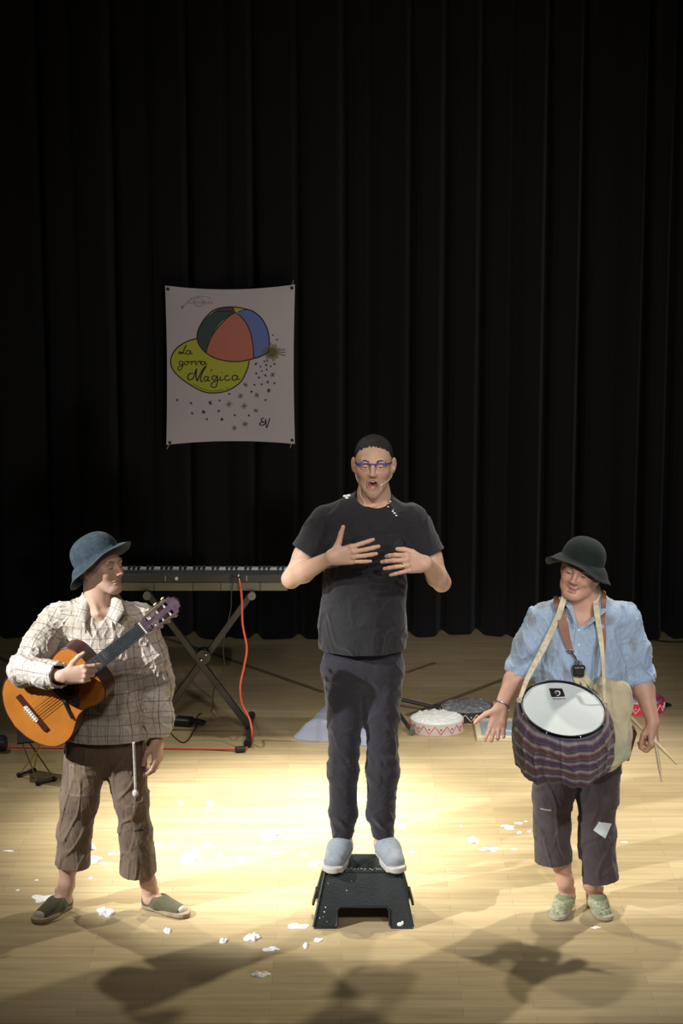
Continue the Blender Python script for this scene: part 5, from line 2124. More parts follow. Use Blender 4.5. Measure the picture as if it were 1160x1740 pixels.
    for sy in (-1, 1):
        plate_ = MB().box(HT.p((0.082, sy * 0.0372, -0.0095)), (0.118, 0.002, 0.013), R=HR, bev=0.0008)
        po = plate_.build('machine_plate', M['brass'], root)
        for k in range(3):
            x = 0.042 + 0.039 * k
            MB().cyl(HT.p((x, sy * 0.010, -0.0095)), HT.p((x, sy * 0.036, -0.0095)), 0.0048, 12).build('string_roller', M['bone'], root)
            kb = MB().cyl(HT.p((x, sy * 0.038, -0.0095)), HT.p((x, sy * 0.043, -0.0095)), 0.0062, 12)
            kb.build('gear', M['brass'], root)
            st = MB().cyl(HT.p((x + .006, sy * 0.041, -0.0095)), HT.p((x + .006, sy * 0.043, -0.026)), 0.0018, 8)
            kn = st.build('tuner_stem', M['brass'], root)
            MB().sphere(HT.p((x + .006, sy * 0.0445, -0.034)), (0.0085, 0.0045, 0.0110), 8, R=HR).build('tuner_button', M['pearl'], kn)
    for k in range(6):
        y0 = -0.029 + 0.0116 * k
        y1 = -0.0215 + 0.0086 * k
        sy = -1 if k < 3 else 1
        j = k if k < 3 else 5 - k
        rx = 0.042 + 0.039 * j
        pts = [GT.p((0.108, y0, 0.0125)), GT.p((0.124, y0, 0.0145)), GT.p((0.8175, y1, 0.0150)), HT.p((rx, sy * (0.019 if j else 0.022), -0.004))]
        MB().tube(pts, 0.0007 if k > 2 else 0.0009, 5).build('string', M['nickel'], root)
        MB().tube([GT.p((0.124, y0, 0.0145)), GT.p((0.104, y0, 0.0125)), GT.p((0.094, y0 + .002, 0.006))], 0.0008, 5).build('string_tie', M['bone'], root)
    # clip microphone across the sound hole
    mc = MB()
    mc.box(GT.p((0.292, -0.005, 0.012)), (0.018, 0.085, 0.012), R=GT.R @ rot('Z', 8), bev=0.004)
    mo = mc.build('microphone_clip', M['black_plastic'], root)
    MB().tube([GT.p((0.29, -0.04, 0.014)), GT.p((0.315, -0.062, 0.03)), GT.p((0.345, -0.064, 0.035))], 0.004, 8).build('gooseneck', M['black_plastic'], mo)
    MB().sphere(GT.p((0.356, -0.066, 0.037)), 0.017, 12).build('windscreen', mat('foam_windscreen', (0.02, 0.022, 0.035), rough=0.95, bump=0.6, bscale=300), mo)
    MB().tube([GT.p((0.285, -0.04, 0.008)), GT.p((0.272, -0.075, 0.006)), GT.p((0.26, -0.118, 0.006))], 0.007, 8).build('clip_arm', M['black_plastic'], mo)


guitar()


# ------------------------------------------------------------------ the guitarist
def guitarist():
    root = thing('person', 'man in a cream checked shirt and felt hat looking sideways and holding the guitar', 'person', (-1.0, 0.0, 0.0))
    hc = W(172, 966, -0.005)
    t = T(hc, rot('Z', 56) @ rot('X', -10) @ rot('Y', 2), 0.97)
    S = SDF()
    head(S, t, 'closed', wide=0.97, lids=1.2)
    nb = W(168, 1052, 0.03)
    S.chain([t.p((0, 0.03, -0.07)), W(168, 1032, 0.015), nb], [0.050, 0.053, 0.078], 0.035)
    # tendon of the turned neck, collar bones
    S.cone(W(150, 1005, -0.03), W(166, 1043, -0.075), 0.012, 0.008, 0.02)
    S.cone(W(160, 1045, -0.062), W(128, 1040, -0.03), 0.011, 0.010, 0.02)
    S.cone(W(172, 1045, -0.062), W(200, 1040, -0.03), 0.011, 0.010, 0.02)
    S.cone(W(135, 1065, 0.02), W(205, 1065, 0.02), 0.07, 0.07, 0.05)
    S.cone(W(168, 1085, 0.01), W(176, 1250, 0.01), 0.145, 0.14, 0.05, 'u', None, ((0, 1, 0), 0.66))
    shl, el_, wl_ = W(94, 1056, 0.02), W(42, 1138, -0.20), W(104, 1149, -0.425)
    shr, er_, wr_ = W(242, 1058, 0.03), W(267, 1160, 0.06), W(268, 1258, -0.01)
    for a, b, c in ((shl, el_, wl_), (shr, er_, wr_)):
        S.chain([a, a * .4 + b * .6, b], [0.048, 0.042, 0.036], 0.03)
        S.chain([b, b * .68 + c * .32, c], [0.035, 0.037, 0.025], 0.02)
    # hand gripping the neck near the body
    hand(S, wl_ + np.array([0.012, -0.004, 0.0]), (.93, -.02, .16), (.06, -.96, .18), 1, ((26, 22, 22), (46, 76, 40), (52, 80, 45), (58, 80, 45)),
         splay=(-6, -6, -6, -8), thumb=((.62, .72, .05), (.80, .62, .0), (.90, .42, -.1)), s=0.97)
    hand(S, wr_, (.02, -.18, -1), (.85, -.5, 0), -1, ((26, 28, 18), (30, 32, 18), (32, 34, 20), (34, 36, 20)),
         splay=(3, 0, -2, -4), thumb=((.75, .45, -.5), (.9, .2, -.35), (.95, .05, -.25)), s=0.97)
    LL = [W(146, 1292, .02), W(134, 1361, .01), W(127, 1415, .02), W(113, 1503, .035)]
    RL = [W(213, 1292, .02), W(223, 1361, .0), W(231, 1415, .02), W(252, 1500, .03)]
    S.chain(LL[:3] + [W(117, 1460, .045), LL[3]], [.08, .06, .046, .046, .029], 0.03)
    S.chain(RL[:3] + [W(243, 1460, .04), RL[3]], [.08, .06, .046, .046, .029], 0.03)
    f1 = frame_dir((G(118, 1541)[0], 0.075, 0.004), (-.50, -.86), 0.96)
    f2 = frame_dir((G(243, 1541)[0], 0.065, 0.004), (.84, -.54), 0.96)
    foot(S, f1, LL[3])
    foot(S, f2, RL[3])
    S.build('body', 0.0024, M['skin'], root, skin_color(t, SKIN * np.array([1.02, .98, .98]), shade=0.10), smooth=1)
    for sx in (-1, 1):
        pts = [S.local_front(t, sx * (0.016 + 0.009 * k), 0.0255 + 0.002 * min(k, 2) - (0.002 if k == 3 else 0)) for k in range(4)]
        MB().tube(spline(pts, 4), [0.0022] * 13, 6).build('eyebrow', mat('brown_hair', (0.10, 0.055, 0.03), rough=0.7), root)
    eyes(S, t, root, 0.0012, zoff=-0.002)
    # short hair
    H = SDF()
    H.ell((0, 0.022, 0.030), (0.0765 * .97, 0.0945, 0.086), 0, 'u', t)
    H.ell((0, 0.035, 0.0), (0.070 * .97, 0.082, 0.085), 0.01, 'u', t)
    H.disp(lambda P: 0.0012 * wave_noise(P, 190, 6))
    H.ell((0, -0.094, 0.0), (0.072, 0.070, 0.085), 0.006, 's', t)
    H.box((0, -0.03, -0.085), (0.12, 0.075, 0.09), 0.02, 0.004, 's', t)
    for sx in (-1, 1):
        H.ell((sx * 0.08, 0.010, -0.006), (0.028, 0.023, 0.034), 0.004, 's', t)
    H.cut(t.p((0, 0, -0.06)), t.d((0, 0.3, -1)))
    H.build('hair', 0.0022, mat('cropped_brown_hair', (0.10, 0.06, 0.04), rough=0.8, bump=0.6, bscale=200), root)
    # hat
    U = unit((-.50, .10, .86))
    Fd = np.array([.83, -.20, .50])

    def droop(a):
        # a = 0 front, pi/2 = toward U x F side (far from the hall)
        return 38 - 24 * math.cos(a) + 16 * math.sin(a) + 5 * math.sin(3 * a)

    def brim(a):
        return 0.070 - 0.016 * math.cos(a) + 0.003 * math.sin(2 * a + .5) - 0.026 * (1 - abs(math.cos(a))) * (1 if math.sin(a) < 0 else -.4)

    def hc_(v):
        n = wave_noise(v, 200, 3)[:, None]
        return np.array([0.037, 0.054, 0.065]) * (1 + 0.30 * n)
    hat(root, W(163, 946, 0.0), U, Fd, 0.093, 0.098, brim, droop, 'hat', M['felt'], hc_)

    # shirt
    C = SDF()
    C.cone(W(112, 1052, 0.03), W(226, 1052, 0.03), 0.070, 0.070, 0.04, 'u', None, ((0, 1, 0), 1.1))
    C.cone(W(168, 1078, 0.02), W(173, 1150, 0.01), 0.168, 0.170, 0.05, 'u', None, ((0, 1, 0), 0.74))
    C.cone(W(173, 1150, 0.01), W(180, 1240, 0.01), 0.172, 0.185, 0.05, 'u', None, ((0, 1, 0), 0.76))
    C.cone(W(180, 1240, 0.01), W(181, 1290, 0.01), 0.188, 0.195, 0.05, 'u', None, ((0, 1, 0), 0.74))
    C.cone(W(168, 1022, 0.03), W(168, 1060, 0.03), 0.076, 0.105, 0.04, 'u', None, ((0, 1, 0), 0.85))
    C.chain([shl, shl * .45 + el_ * .55, el_], [0.072, 0.070, 0.066], 0.035)
    C.chain([el_, el_ * .4 + wl_ * .6, wl_ + unit(wl_ - el_) * 0.04], [0.066, 0.056, 0.052], 0.03)
    C.chain([shr, shr * .45 + er_ * .55, er_], [0.070, 0.066, 0.062], 0.05)
    C.chain([er_, er_ * .4 + wr_ * .6, wr_ + unit(wr_ - er_) * 0.04], [0.062, 0.058, 0.048], 0.06)
    C.disp(folds(0.0066, 42, 51, (1, .7, 0.6)))
    C.disp(folds(0.0046, 100, 57, (1, .8, 0.55)))
    C.disp(folds(0.0016, 230, 58, (1, .8, 0.8)))
    # front placket
    C.shell(0.011)
    for a, b in ((el_, wl_), (er_, wr_)):
        d = unit(b - a)
        C.cutlimb(b - d * 0.012, d, b - d * .04, b + d * .12, 0.075)
    C.cut(W(181, 1267, -0.14), (0.0, 0, -1))
    # open collar: a deep V at the throat
    C.ell(W(168, 1030, 0.02), (0.068, 0.080, 0.050), 0.004, 's')
    C.cone(W(168, 1040, -0.08), W(170, 1068, -0.12), 0.040, 0.006, 0.004, 's')
    uvf = limb_uv([(W(172, 1300, 0.01), W(168, 1040, 0.01), 0.15, 0.0), (shl, el_, 0.06, 0.02), (el_, wl_, 0.05, 0.02), (shr, er_, 0.06, 0.03), (er_, wr_, 0.05, 0.03)])
    C.build('shirt', 0.0032, plaid_mat(), root, None, uvf, smooth=1)
    # collar leaves
    for sx, pts in ((-1, [(150, 1010), (136, 1022), (133, 1048), (146, 1078), (152, 1050)]), (1, [(190, 1012), (206, 1020), (212, 1040), (197, 1062), (184, 1050)])):
        inner = [front(C, px, py, off=0.004) - [0, 0.006, 0] if 0 else W(px, py, -0.055 if k in (0,) else -0.10) for k, (px, py) in enumerate(pts)]
        inner = [W(px, py, yy) for (px, py), yy in zip(pts, (-0.03, -0.055, -0.095, -0.118, -0.085))]
        c = sum(inner) / 5
        n = len(inner)
        P_ = [a * (1 - f) + b * f for a, b in zip(inner, inner[1:] + inner[:1]) for f in (0, .25, .5, .75)]
        vs = [c - [0, .006, 0]] + list(P_) + [c - [0, .002, 0]] + [p + [0, 0.004, 0] for p in P_]
        m = len(P_)
        fs = [(0, 1 + i, 1 + (i + 1) % m) for i in range(m)] + [(m + 1, m + 2 + (i + 1) % m, m + 2 + i) for i in range(m)] + \
             [(1 + i, m + 2 + i, m + 2 + (i + 1) % m, 1 + (i + 1) % m) for i in range(m)]
        V = np.array([np.array(v, float) for v in vs])
        o = new_obj('collar', V, fs, plaid, root, True, uv=np.stack([V[:, 0] - V[:, 2] * .5, V[:, 2] + V[:, 0] * .3], 1))
    # placket line and button
    pts = [front(C, px, py, off=0.001) for px, py in ((170, 1082), (170, 1100), (172, 1112))]
    # trousers
    Pn = SDF()
    Pn.cone(W(166, 1262, .02), W(193, 1262, .02), 0.135, 0.135, 0.02, 'u', None, ((0, 1, 0), 0.85))
    Pn.cone(W(180, 1280, .02), W(180, 1292, .02), .075, .045, 0.05)
    Pn.chain([LL[0], LL[1], LL[2], W(123, 1495, .03)], [.095, .078, .072, .078], 0.03)
    Pn.chain([RL[0], RL[1], RL[2], W(236, 1505, .02)], [.092, .074, .070, .082], 0.03)
    Pn.disp(folds(0.0062, 40, 61, (1.1, .8, 0.6)))
    Pn.disp(folds(0.0020, 110, 67, (1.3, .8, 0.35)))
    Pn.shell(0.010)
    Pn.cutlimb(W(123, 1474, 0.0), (-.05, 0.05, -1), LL[3] + [0, 0, .1], LL[3] - [0, 0, .15], 0.16)
    Pn.cutlimb(W(235, 1487, 0.0), (.04, 0.05, -1), RL[3] + [0, 0, .1], RL[3] - [0, 0, .15], 0.16)
    Pn.cut(W(180, 1235, 0.0), (0, 0, 1))
    patch = [(W(138, 1328, -.08), 0.050, 0.062), ]

    def tc(v):
        n = wave_noise(v, 30, 5)
        c = np.tile([0.165, 0.115, 0.078], (len(v), 1)) * (1 + 0.16 * n + 0.08 * wave_noise(v, 170, 7))[:, None]
        fr = v[:, 1] < 0.0
        def rect(px, py, w, h, k):
            p = W(px, py, -0.06)
            a = np.abs(v[:, 0] - p[0]) / w
            b = np.abs(v[:, 2] - p[2]) / h
            m = fr & (np.maximum(a, b) < 1)
            e = fr & (np.maximum(a, b) < 1.0) & (np.maximum(a, b) > 0.94) & (np.sin(v[:, 0] * 900 + v[:, 2] * 900) > 0)
            c[m] = c[m] * k
            c[e] = [0.35, 0.29, 0.22]
        rect(138, 1326, 0.052, 0.068, np.array([1.35, 1.35, 1.3]))
        rect(232, 1386, 0.045, 0.050, np.array([1.15, 1.12, 1.1]))
        p = W(236, 1412, -0.06)
        m = fr & (((v[:, 0] - p[0]) / 0.022) ** 2 + ((v[:, 2] - p[2]) / 0.005) ** 2 < 1)
        c[m] = [0.03, 0.02, 0.015]
        return c
    Pn.build('trousers', 0.0034, M['cloth'], root, tc, smooth=1)
    for f_ in (f1, f2):
        build_shoe(root, f_, 'espadrille', (0.115, 0.105, 0.058), (0.36, 0.28, 0.17), (0.218, (0.62, 0.62, 0.55), -0.2, 0))
    # belt cord
    a = W(227, 1262, -0.17)
    pts = [a, W(228, 1285, -0.15), W(229, 1310, -0.14), W(230, 1342, -0.135)]
    mb = MB().tube(spline(pts, 10), [0.0055] * 31, 8)
    rp = mat('twisted_cord', (0.66, 0.62, 0.55), rough=0.9, bump=1.0, bscale=200, vary=0.25, vscale=140)
    o = mb.build('belt_cord', rp, root)
    MB().sphere(W(230, 1348, -0.135), (0.013, 0.011, 0.017), 10).build('cord_knot', rp, o)


def plaid_mat():
    global plaid
    m = bpy.data.materials.new('checked_linen')
    m.use_nodes = True
    nt = m.node_tree
    L = nt.links
    b = nt.nodes['Principled BSDF']
    b.inputs['Roughness'].default_value = 0.9
    b.inputs['Specular IOR Level'].default_value = 0.2
    at = nt.nodes.new('ShaderNodeAttribute')
    at.attribute_name = 'puv'
    sx = nt.nodes.new('ShaderNodeSeparateXYZ')
    L.new(at.outputs['Vector'], sx.inputs[0])

    def line(out, period, off, width):
        a = nt.nodes.new('ShaderNodeMath')
        a.operation = 'MULTIPLY_ADD'
        a.inputs[1].default_value = 1 / period
        a.inputs[2].default_value = off + 50
        L.new(out, a.inputs[0])
        f = nt.nodes.new('ShaderNodeMath')
        f.operation = 'FRACT'
        L.new(a.outputs[0], f.inputs[0])
        s = nt.nodes.new('ShaderNodeMath')
        s.operation = 'LESS_THAN'
        s.inputs[1].default_value = width / period
        L.new(f.outputs[0], s.inputs[0])
        return s.outputs[0]

    def mx(a, c):
        n = nt.nodes.new('ShaderNodeMath')
        n.operation = 'MAXIMUM'
        L.new(a, n.inputs[0])
        L.new(c, n.inputs[1])
        return n.outputs[0]
    l1 = mx(line(sx.outputs[0], 0.044, 0.1, 0.0020), line(sx.outputs[1], 0.046, 0.3, 0.0020))
    l2 = mx(line(sx.outputs[0], 0.063, 0.62, 0.0018), line(sx.outputs[1], 0.068, 0.82, 0.0016))
    tc = nt.nodes.new('ShaderNodeTexCoord')
    n = nt.nodes.new('ShaderNodeTexNoise')
    n.inputs['Scale'].default_value = 9
    n.inputs['Detail'].default_value = 6
    L.new(tc.outputs['Object'], n.inputs['Vector'])
    cr = nt.nodes.new('ShaderNodeValToRGB')
    cr.color_ramp.elements[0].position = 0.35
    cr.color_ramp.elements[0].color = (0.50, 0.43, 0.34, 1)
    cr.color_ramp.elements[1].position = 0.62
    cr.color_ramp.elements[1].color = (0.66, 0.60, 0.52, 1)
    L.new(n.outputs['Fac'], cr.inputs[0])
    m1 = nt.nodes.new('ShaderNodeMix')
    m1.data_type = 'RGBA'
    m1.inputs[7].default_value = (0.30, 0.24, 0.17, 1)
    L.new(l2, m1.inputs[0])
    L.new(cr.outputs[0], m1.inputs[6])
    m2 = nt.nodes.new('ShaderNodeMix')
    m2.data_type = 'RGBA'
    m2.inputs[7].default_value = (0.14, 0.10, 0.075, 1)
    L.new(l1, m2.inputs[0])
    L.new(m1.outputs[2], m2.inputs[6])
    L.new(m2.outputs[2], b.inputs['Base Color'])
    n2 = nt.nodes.new('ShaderNodeTexNoise')
    n2.inputs['Scale'].default_value = 60
    n2.inputs['Detail'].default_value = 6
    L.new(tc.outputs['Object'], n2.inputs['Vector'])
    bp = nt.nodes.new('ShaderNodeBump')
    bp.inputs['Strength'].default_value = 0.5
    bp.inputs['Distance'].default_value = 0.004
    L.new(n2.outputs['Fac'], bp.inputs['Height'])
    L.new(bp.outputs['Normal'], b.inputs['Normal'])
    add_crease(nt, tc, bp, 0.9)
    plaid = m
    return m


guitarist()

# ------------------------------------------------------------------ the drummer
def drummer():
    root = thing('person', 'smiling man in stained blue shirt and black hat with a drum slung in front', 'person', (1.0, 0.0, 0.0))
    t = T(W(986, 972, -0.03), rot('Y', 12) @ rot('Z', -20) @ rot('X', 1), 0.99)
    S = SDF()
    head(S, t, 'smile', wide=0.98, lids=1.0, jowl=1.0)
    S.chain([t.p((0, 0.02, -0.07)), W(996, 1030, 0.0), W(995, 1060, 0.03)], [0.060, 0.064, 0.085], 0.04)
    S.cone(W(990, 1050, -0.065), W(1020, 1042, -0.035), 0.011, 0.010, 0.02)
    S.cone(W(978, 1050, -0.065), W(955, 1042, -0.035), 0.011, 0.010, 0.02)
    S.cone(W(950, 1060, 0.02), W(1035, 1060, 0.02), 0.075, 0.075, 0.05)
    S.cone(W(990, 1085, 0.01), W(985, 1250, 0.01), 0.155, 0.155, 0.05, 'u', None, ((0, 1, 0), 0.72))
    shl, el_, wl_ = W(923, 1050, 0.02), W(884, 1136, 0.02), W(850, 1203, -0.10)
    shr, er_, wr_ = W(1063, 1052, 0.02), W(1087, 1148, 0.03), W(1109, 1228, -0.07)
    for a, b, c in ((shl, el_, wl_), (shr, er_, wr_)):
        S.chain([a, a * .4 + b * .6, b], [0.054, 0.048, 0.042], 0.03)
        S.chain([b, b * .70 + c * .30, c], [0.042, 0.044, 0.028], 0.02)
    tl, tips = hand(S, wl_, (-.22, -.30, -.93), (.10, .95, -.30), 1, ((18, 34, 20), (30, 38, 22), (34, 38, 22), (26, 34, 20)),
                    splay=(8, 1, -5, -13), thumb=((.50, .85, -.05), (.72, .66, .1), (.80, .55, .1)), s=0.98)
    tr_, tips2 = hand(S, wr_, (.06, -.22, -.97), (.80, -.58, .0), -1, ((46, 74, 40), (54, 78, 42), (58, 80, 44), (60, 80, 44)),
                      splay=(0, 0, -2, -4), thumb=((.72, .42, -.52), (.92, -.05, -.40), (.95, -.25, -.15)), s=0.98)
    LL = [W(955, 1292, .03), W(939, 1350, .02), W(938, 1405, .02), W(960, 1498, .04)]
    RL = [W(1020, 1292, .03), W(1016, 1350, .02), W(1013, 1420, .02), W(1005, 1503, .045)]
    S.chain(LL[:3] + [W(950, 1450, .05), LL[3]], [.08, .062, .05, .05, .031], 0.03)
    S.chain(RL[:3] + [W(1010, 1462, .05), RL[3]], [.08, .062, .05, .05, .031], 0.03)
    f1 = frame_dir((G(966, 1530)[0], 0.115, 0.004), (-.34, -.94), 0.92)
    f2 = frame_dir((G(1005, 1530)[0], 0.120, 0.004), (.16, -.98), 0.92)
    foot(S, f1, LL[3])
    foot(S, f2, RL[3])
    S.build('body', 0.0024, M['skin'], root, skin_color(t, SKIN * np.array([.88, .78, .75])), smooth=1)
    eyes(S, t, root, 0.0026, zoff=-0.001)
    for sx in (-1, 1):
        pts = [S.local_front(t, sx * (0.017 + 0.009 * k), 0.0245 + 0.002 * min(k, 2) - (0.002 if k == 3 else 0)) for k in range(4)]
        MB().tube(spline(pts, 4), [0.0026] * 13, 6).build('eyebrow', mat('greying_brow', (0.12, 0.08, 0.06), rough=0.7), root)
    mb = MB()
    for k in range(-4, 5):
        a = k * 0.235
        mb.box(t.p((0.0205 * math.sin(a), -0.0585 - 0.0200 * math.cos(a), -0.0590 + 0.004 * a * a)), (0.0046, 0.003, 0.0085), R=t.R @ rot('Z', math.degrees(a)), bev=0.001)
    mb.build('teeth', M['teeth'], root)
    H = SDF()
    H.ell((0, 0.022, 0.030), (0.0775 * .98, 0.0955, 0.086), 0, 'u', t)
    H.ell((0, 0.035, -0.01), (0.073 * .98, 0.085, 0.085), 0.01, 'u', t)
    H.disp(lambda P: 0.002 * wave_noise(P, 190, 6))
    H.ell((0, -0.094, 0.0), (0.072, 0.075, 0.085), 0.006, 's', t)
    H.box((0, -0.03, -0.085), (0.12, 0.075, 0.09), 0.02, 0.004, 's', t)
    for sx in (-1, 1):
        H.ell((sx * 0.08, 0.008, -0.006), (0.028, 0.021, 0.034), 0.004, 's', t)
    H.cut(t.p((0, 0, -0.065)), t.d((0, 0.3, -1)))
    H.build('hair', 0.0022, M['hair'], root)
    U = unit((.33, .06, .94))
    Fd = np.array([-.42, -.90, .10])

    def droop(a):
        # a=0 front; sin a > 0 is the side at picture left
        return 14 + 22 * (1 - math.cos(a)) / 2 + 24 * math.sin(a) ** 2 + 5 * math.sin(3 * a)

    def brim(a):
        return 0.062 + 0.010 * (1 - math.cos(a)) / 2 + 0.013 * abs(math.sin(a)) - 0.010 * max(0, math.cos(a))
    ho = hat(root, W(989, 953, -0.022), U, Fd, 0.094, 0.100, brim, droop, 'hat', M['felt'], lambda v: np.array([0.012, 0.017, 0.015]) * (1 + 0.15 * wave_noise(v, 200, 3))[:, None])
    mb = MB()
    for (px, py, r) in ((986, 944, 2.2), (989, 942.5, 2.), (992, 943, 2.4), (996, 945, 2.6), (998, 946, 1.6), (994, 948, 2.), (995, 951, 1.6), (978, 945, 1.6), (981, 946, 1.4)):
        c = W(989, 953, -0.022)
        # march toward the crown
        p = None
        for y in np.arange(-0.16, 0.1, 0.002):
            q = W(px, py, y)
            h = (q - c) @ U
            rr = np.linalg.norm((q - c) - U * h)
            if rr < 0.0945 * (1 - 0.10 * max(0, h / 0.105 - .3)):
                p = q
                break
        if p is not None:
            mb.sphere(p, (0.0016 * r, 0.0012, 0.0009 * r), 5)
    mb.build('foam_fleck', M['foam'], ho)

    # shirt
    C = SDF()
    C.cone(W(940, 1054, 0.03), W(1048, 1054, 0.03), 0.070, 0.070, 0.04, 'u', None, ((0, 1, 0), 1.1))
    C.cone(W(992, 1078, 0.02), W(988, 1140, 0.01), 0.182, 0.186, 0.05, 'u', None, ((0, 1, 0), 0.74))
    C.cone(W(988, 1140, 0.01), W(985, 1240, 0.01), 0.186, 0.182, 0.05, 'u', None, ((0, 1, 0), 0.76))
    C.cone(W(994, 1026, 0.03), W(994, 1064, 0.03), 0.074, 0.110, 0.04, 'u', None, ((0, 1, 0), 0.85))
    for a, b in ((shl, el_), (shr, er_)):
        d = unit(b - a)
        C.chain([a, a * .45 + b * .55, b + d * 0.06], [0.069, 0.064, 0.057], 0.04)
    # rolled cuffs
    cuffs = []
    for a, b in ((shl, el_), (shr, er_)):
        d = unit(b - a)
        e = b + d * 0.006

        def tor(P, e=e, d=d):
            q = P - e
            h = q @ d
            r = np.sqrt(np.maximum((q * q).sum(1) - h * h, 0))
            return np.sqrt((r - 0.059) ** 2 + (h * 0.5) ** 2) - 0.0125
        C.raw(tor, e, 0.11, 0.012, 'u')
    C.disp(folds(0.0085, 40, 71, (1, .7, 0.6)))
    C.disp(folds(0.0032, 105, 77, (1, .8, 0.8)))
    C.shell(0.011)
    for a, b in ((shl, el_), (shr, er_)):
        d = unit(b - a)
        C.cutlimb(b + d * 0.032, d, b, b + d * .12, 0.10)
        C.cone(b - d * 0.04, b + d * 0.1, 0.050, 0.056, 0.003, 's')
    C.cut(W(985, 1262, -0.14), (0.0, 0, -1))
    C.ell(W(994, 1034, 0.02), (0.072, 0.085, 0.052), 0.004, 's')
    C.cone(W(990, 1044, -0.08), W(991, 1068, -0.13), 0.046, 0.006, 0.004, 's')
    # second layer: the placket edge running down the chest
    stains = [(1034, 1055, .035, .022), (1078, 1100, .020, .038), (885, 1092, .016, .035), (937, 1110, .010, .045), (928, 1120, .009, .035), (960, 1140, .02, .03), (920, 1035, .05, .018), (1040, 1030, .03, .012), (905, 1060, .02, .03), (1010, 1100, .012, .03)]

    def sc_col(v):
        c = np.tile([0.33, 0.425, 0.55], (len(v), 1)) * (1 + 0.08 * wave_noise(v, 26, 5))[:, None]
        for (px, py, a, b) in stains:
            p = W(px, py, -0.08)
            n = wave_noise(v * np.array([1.6, 1, .6]), 150, int(px))
            m = np.clip(1.25 - ((v[:, 0] - p[0]) / a) ** 2 - ((v[:, 2] - p[2]) / b) ** 2 + 0.5 * n, 0, 1)
            m = (m * (v[:, 1] < 0.06) * (0.8 + 0.4 * wave_noise(v, 300, 4)))[:, None] * 0.55
            c = c * (1 - m) + np.array([0.20, 0.16, 0.12]) * m
        return c
    C.build('shirt', 0.0033, M['cloth'], root, sc_col, smooth=1)
    blue = mat('blue_collar', (0.335, 0.43, 0.56), rough=0.9, bump=0.3, bscale=200, vary=0.1)
    for pts in ([(966, 1012), (957, 1024), (966, 1036), (976, 1060), (980, 1062), (974, 1036)], [(1022, 1006), (1032, 1018), (1028, 1040), (1004, 1060), (994, 1066), (1012, 1040)]):
        inner = [W(px, py, yy) for (px, py), yy in zip(pts, (-0.02, -0.045, -0.10, -0.138, -0.140, -0.085))]
        P_ = [a * (1 - f) + b * f for a, b in zip(inner, inner[1:] + inner[:1]) for f in (0, .33, .66)]
        c = sum(inner) / len(inner)
        m = len(P_)
        vs = [c - [0, .006, 0]] + P_ + [c - [0, .002, 0]] + [p + [0, 0.004, 0] for p in P_]
        fs = [(0, 1 + i, 1 + (i + 1) % m) for i in range(m)] + [(m + 1, m + 2 + (i + 1) % m, m + 2 + i) for i in range(m)] + \
             [(1 + i, m + 2 + i, m + 2 + (i + 1) % m, 1 + (i + 1) % m) for i in range(m)]
        MB().add(vs, fs).build('collar', blue, root)
    pts = [front(C, px, py, off=0.001) - [0, .001, 0] for px, py in ((983, 1068), (980, 1085), (978, 1100), (979, 1115))]
    band(pts, [0.022, 0.020, 0.018], 0.004).build('placket', blue, root)
    for py in (1070, 1095):
        p = front(C, 983, py, off=0.001) - [0, 0.004, 0]
        MB().cyl(p, p - [0, 0.003, 0], 0.0045, 12).build('button', M['white'], root)
    # trousers
    Pn = SDF()
    Pn.cone(W(972, 1258, .02), W(1003, 1258, .02), 0.135, 0.135, 0.02, 'u', None, ((0, 1, 0), 0.85))
    Pn.cone(W(987, 1290, .02), W(987, 1305, .02), .075, .045, 0.05)
    Pn.chain([LL[0], LL[1], LL[2], W(939, 1480, .03)], [.095, .084, .080, .084], 0.03)
    Pn.chain([RL[0], RL[1], RL[2], W(1020, 1515, .03)], [.095, .086, .078, .082], 0.03)
    Pn.disp(folds(0.0065, 40, 81, (1, .8, 0.55)))
    Pn.disp(folds(0.0018, 110, 87, (1, .8, 0.6)))
    Pn.shell(0.010)
    Pn.cutlimb(W(938, 1466, 0.0), (.05, 0.05, -1), LL[3] + [-.05, 0, .1], LL[3] - [.05, 0, .15], 0.125)
    Pn.cutlimb(W(1020, 1497, 0.0), (.08, 0.05, -1), RL[3] + [.04, 0, .1], RL[3] - [-.04, 0, .15], 0.16)
    Pn.cut(W(985, 1235, 0.0), (0, 0, 1))

    def tc(v):
        c = np.tile([0.072, 0.056, 0.058], (len(v), 1)) * (1 + 0.08 * wave_noise(v, 120, 5))[:, None]
        p = W(927, 1376, -0.06)
        m = (v[:, 1] < 0) & (np.abs(v[:, 0] - p[0]) < 0.022) & (np.abs(v[:, 2] - p[2]) < 0.003)
        c[m] = [0.4, 0.34, 0.26]
        return c
    po = Pn.build('trousers', 0.0034, M['cloth'], root, tc, smooth=1)
    # white patch on the knee
    cr = [(1017, 1397), (1039, 1400), (1028, 1425), (1008, 1411)]
    N = 8
    vs = []
    for i in range(N + 1):
        for j in range(N + 1):
            a, b = i / N, j / N
            px = (cr[0][0] * (1 - a) + cr[1][0] * a) * (1 - b) + (cr[3][0] * (1 - a) + cr[2][0] * a) * b
            py = (cr[0][1] * (1 - a) + cr[1][1] * a) * (1 - b) + (cr[3][1] * (1 - a) + cr[2][1] * a) * b
            vs.append(front(Pn, px, py, off=0.0045))
    fs = [(i * (N + 1) + j, (i + 1) * (N + 1) + j, (i + 1) * (N + 1) + j + 1, i * (N + 1) + j + 1) for i in range(N) for j in range(N)]
    n0 = len(vs)
    vs2 = [p + np.array([0, 0.004, 0]) for p in vs]
    o = MB().add(vs + vs2, fs + [tuple(q + n0 for q in f[::-1]) for f in fs]).build('knee_patch', mat('white_patch', (0.62, 0.68, 0.64), rough=0.8), po)
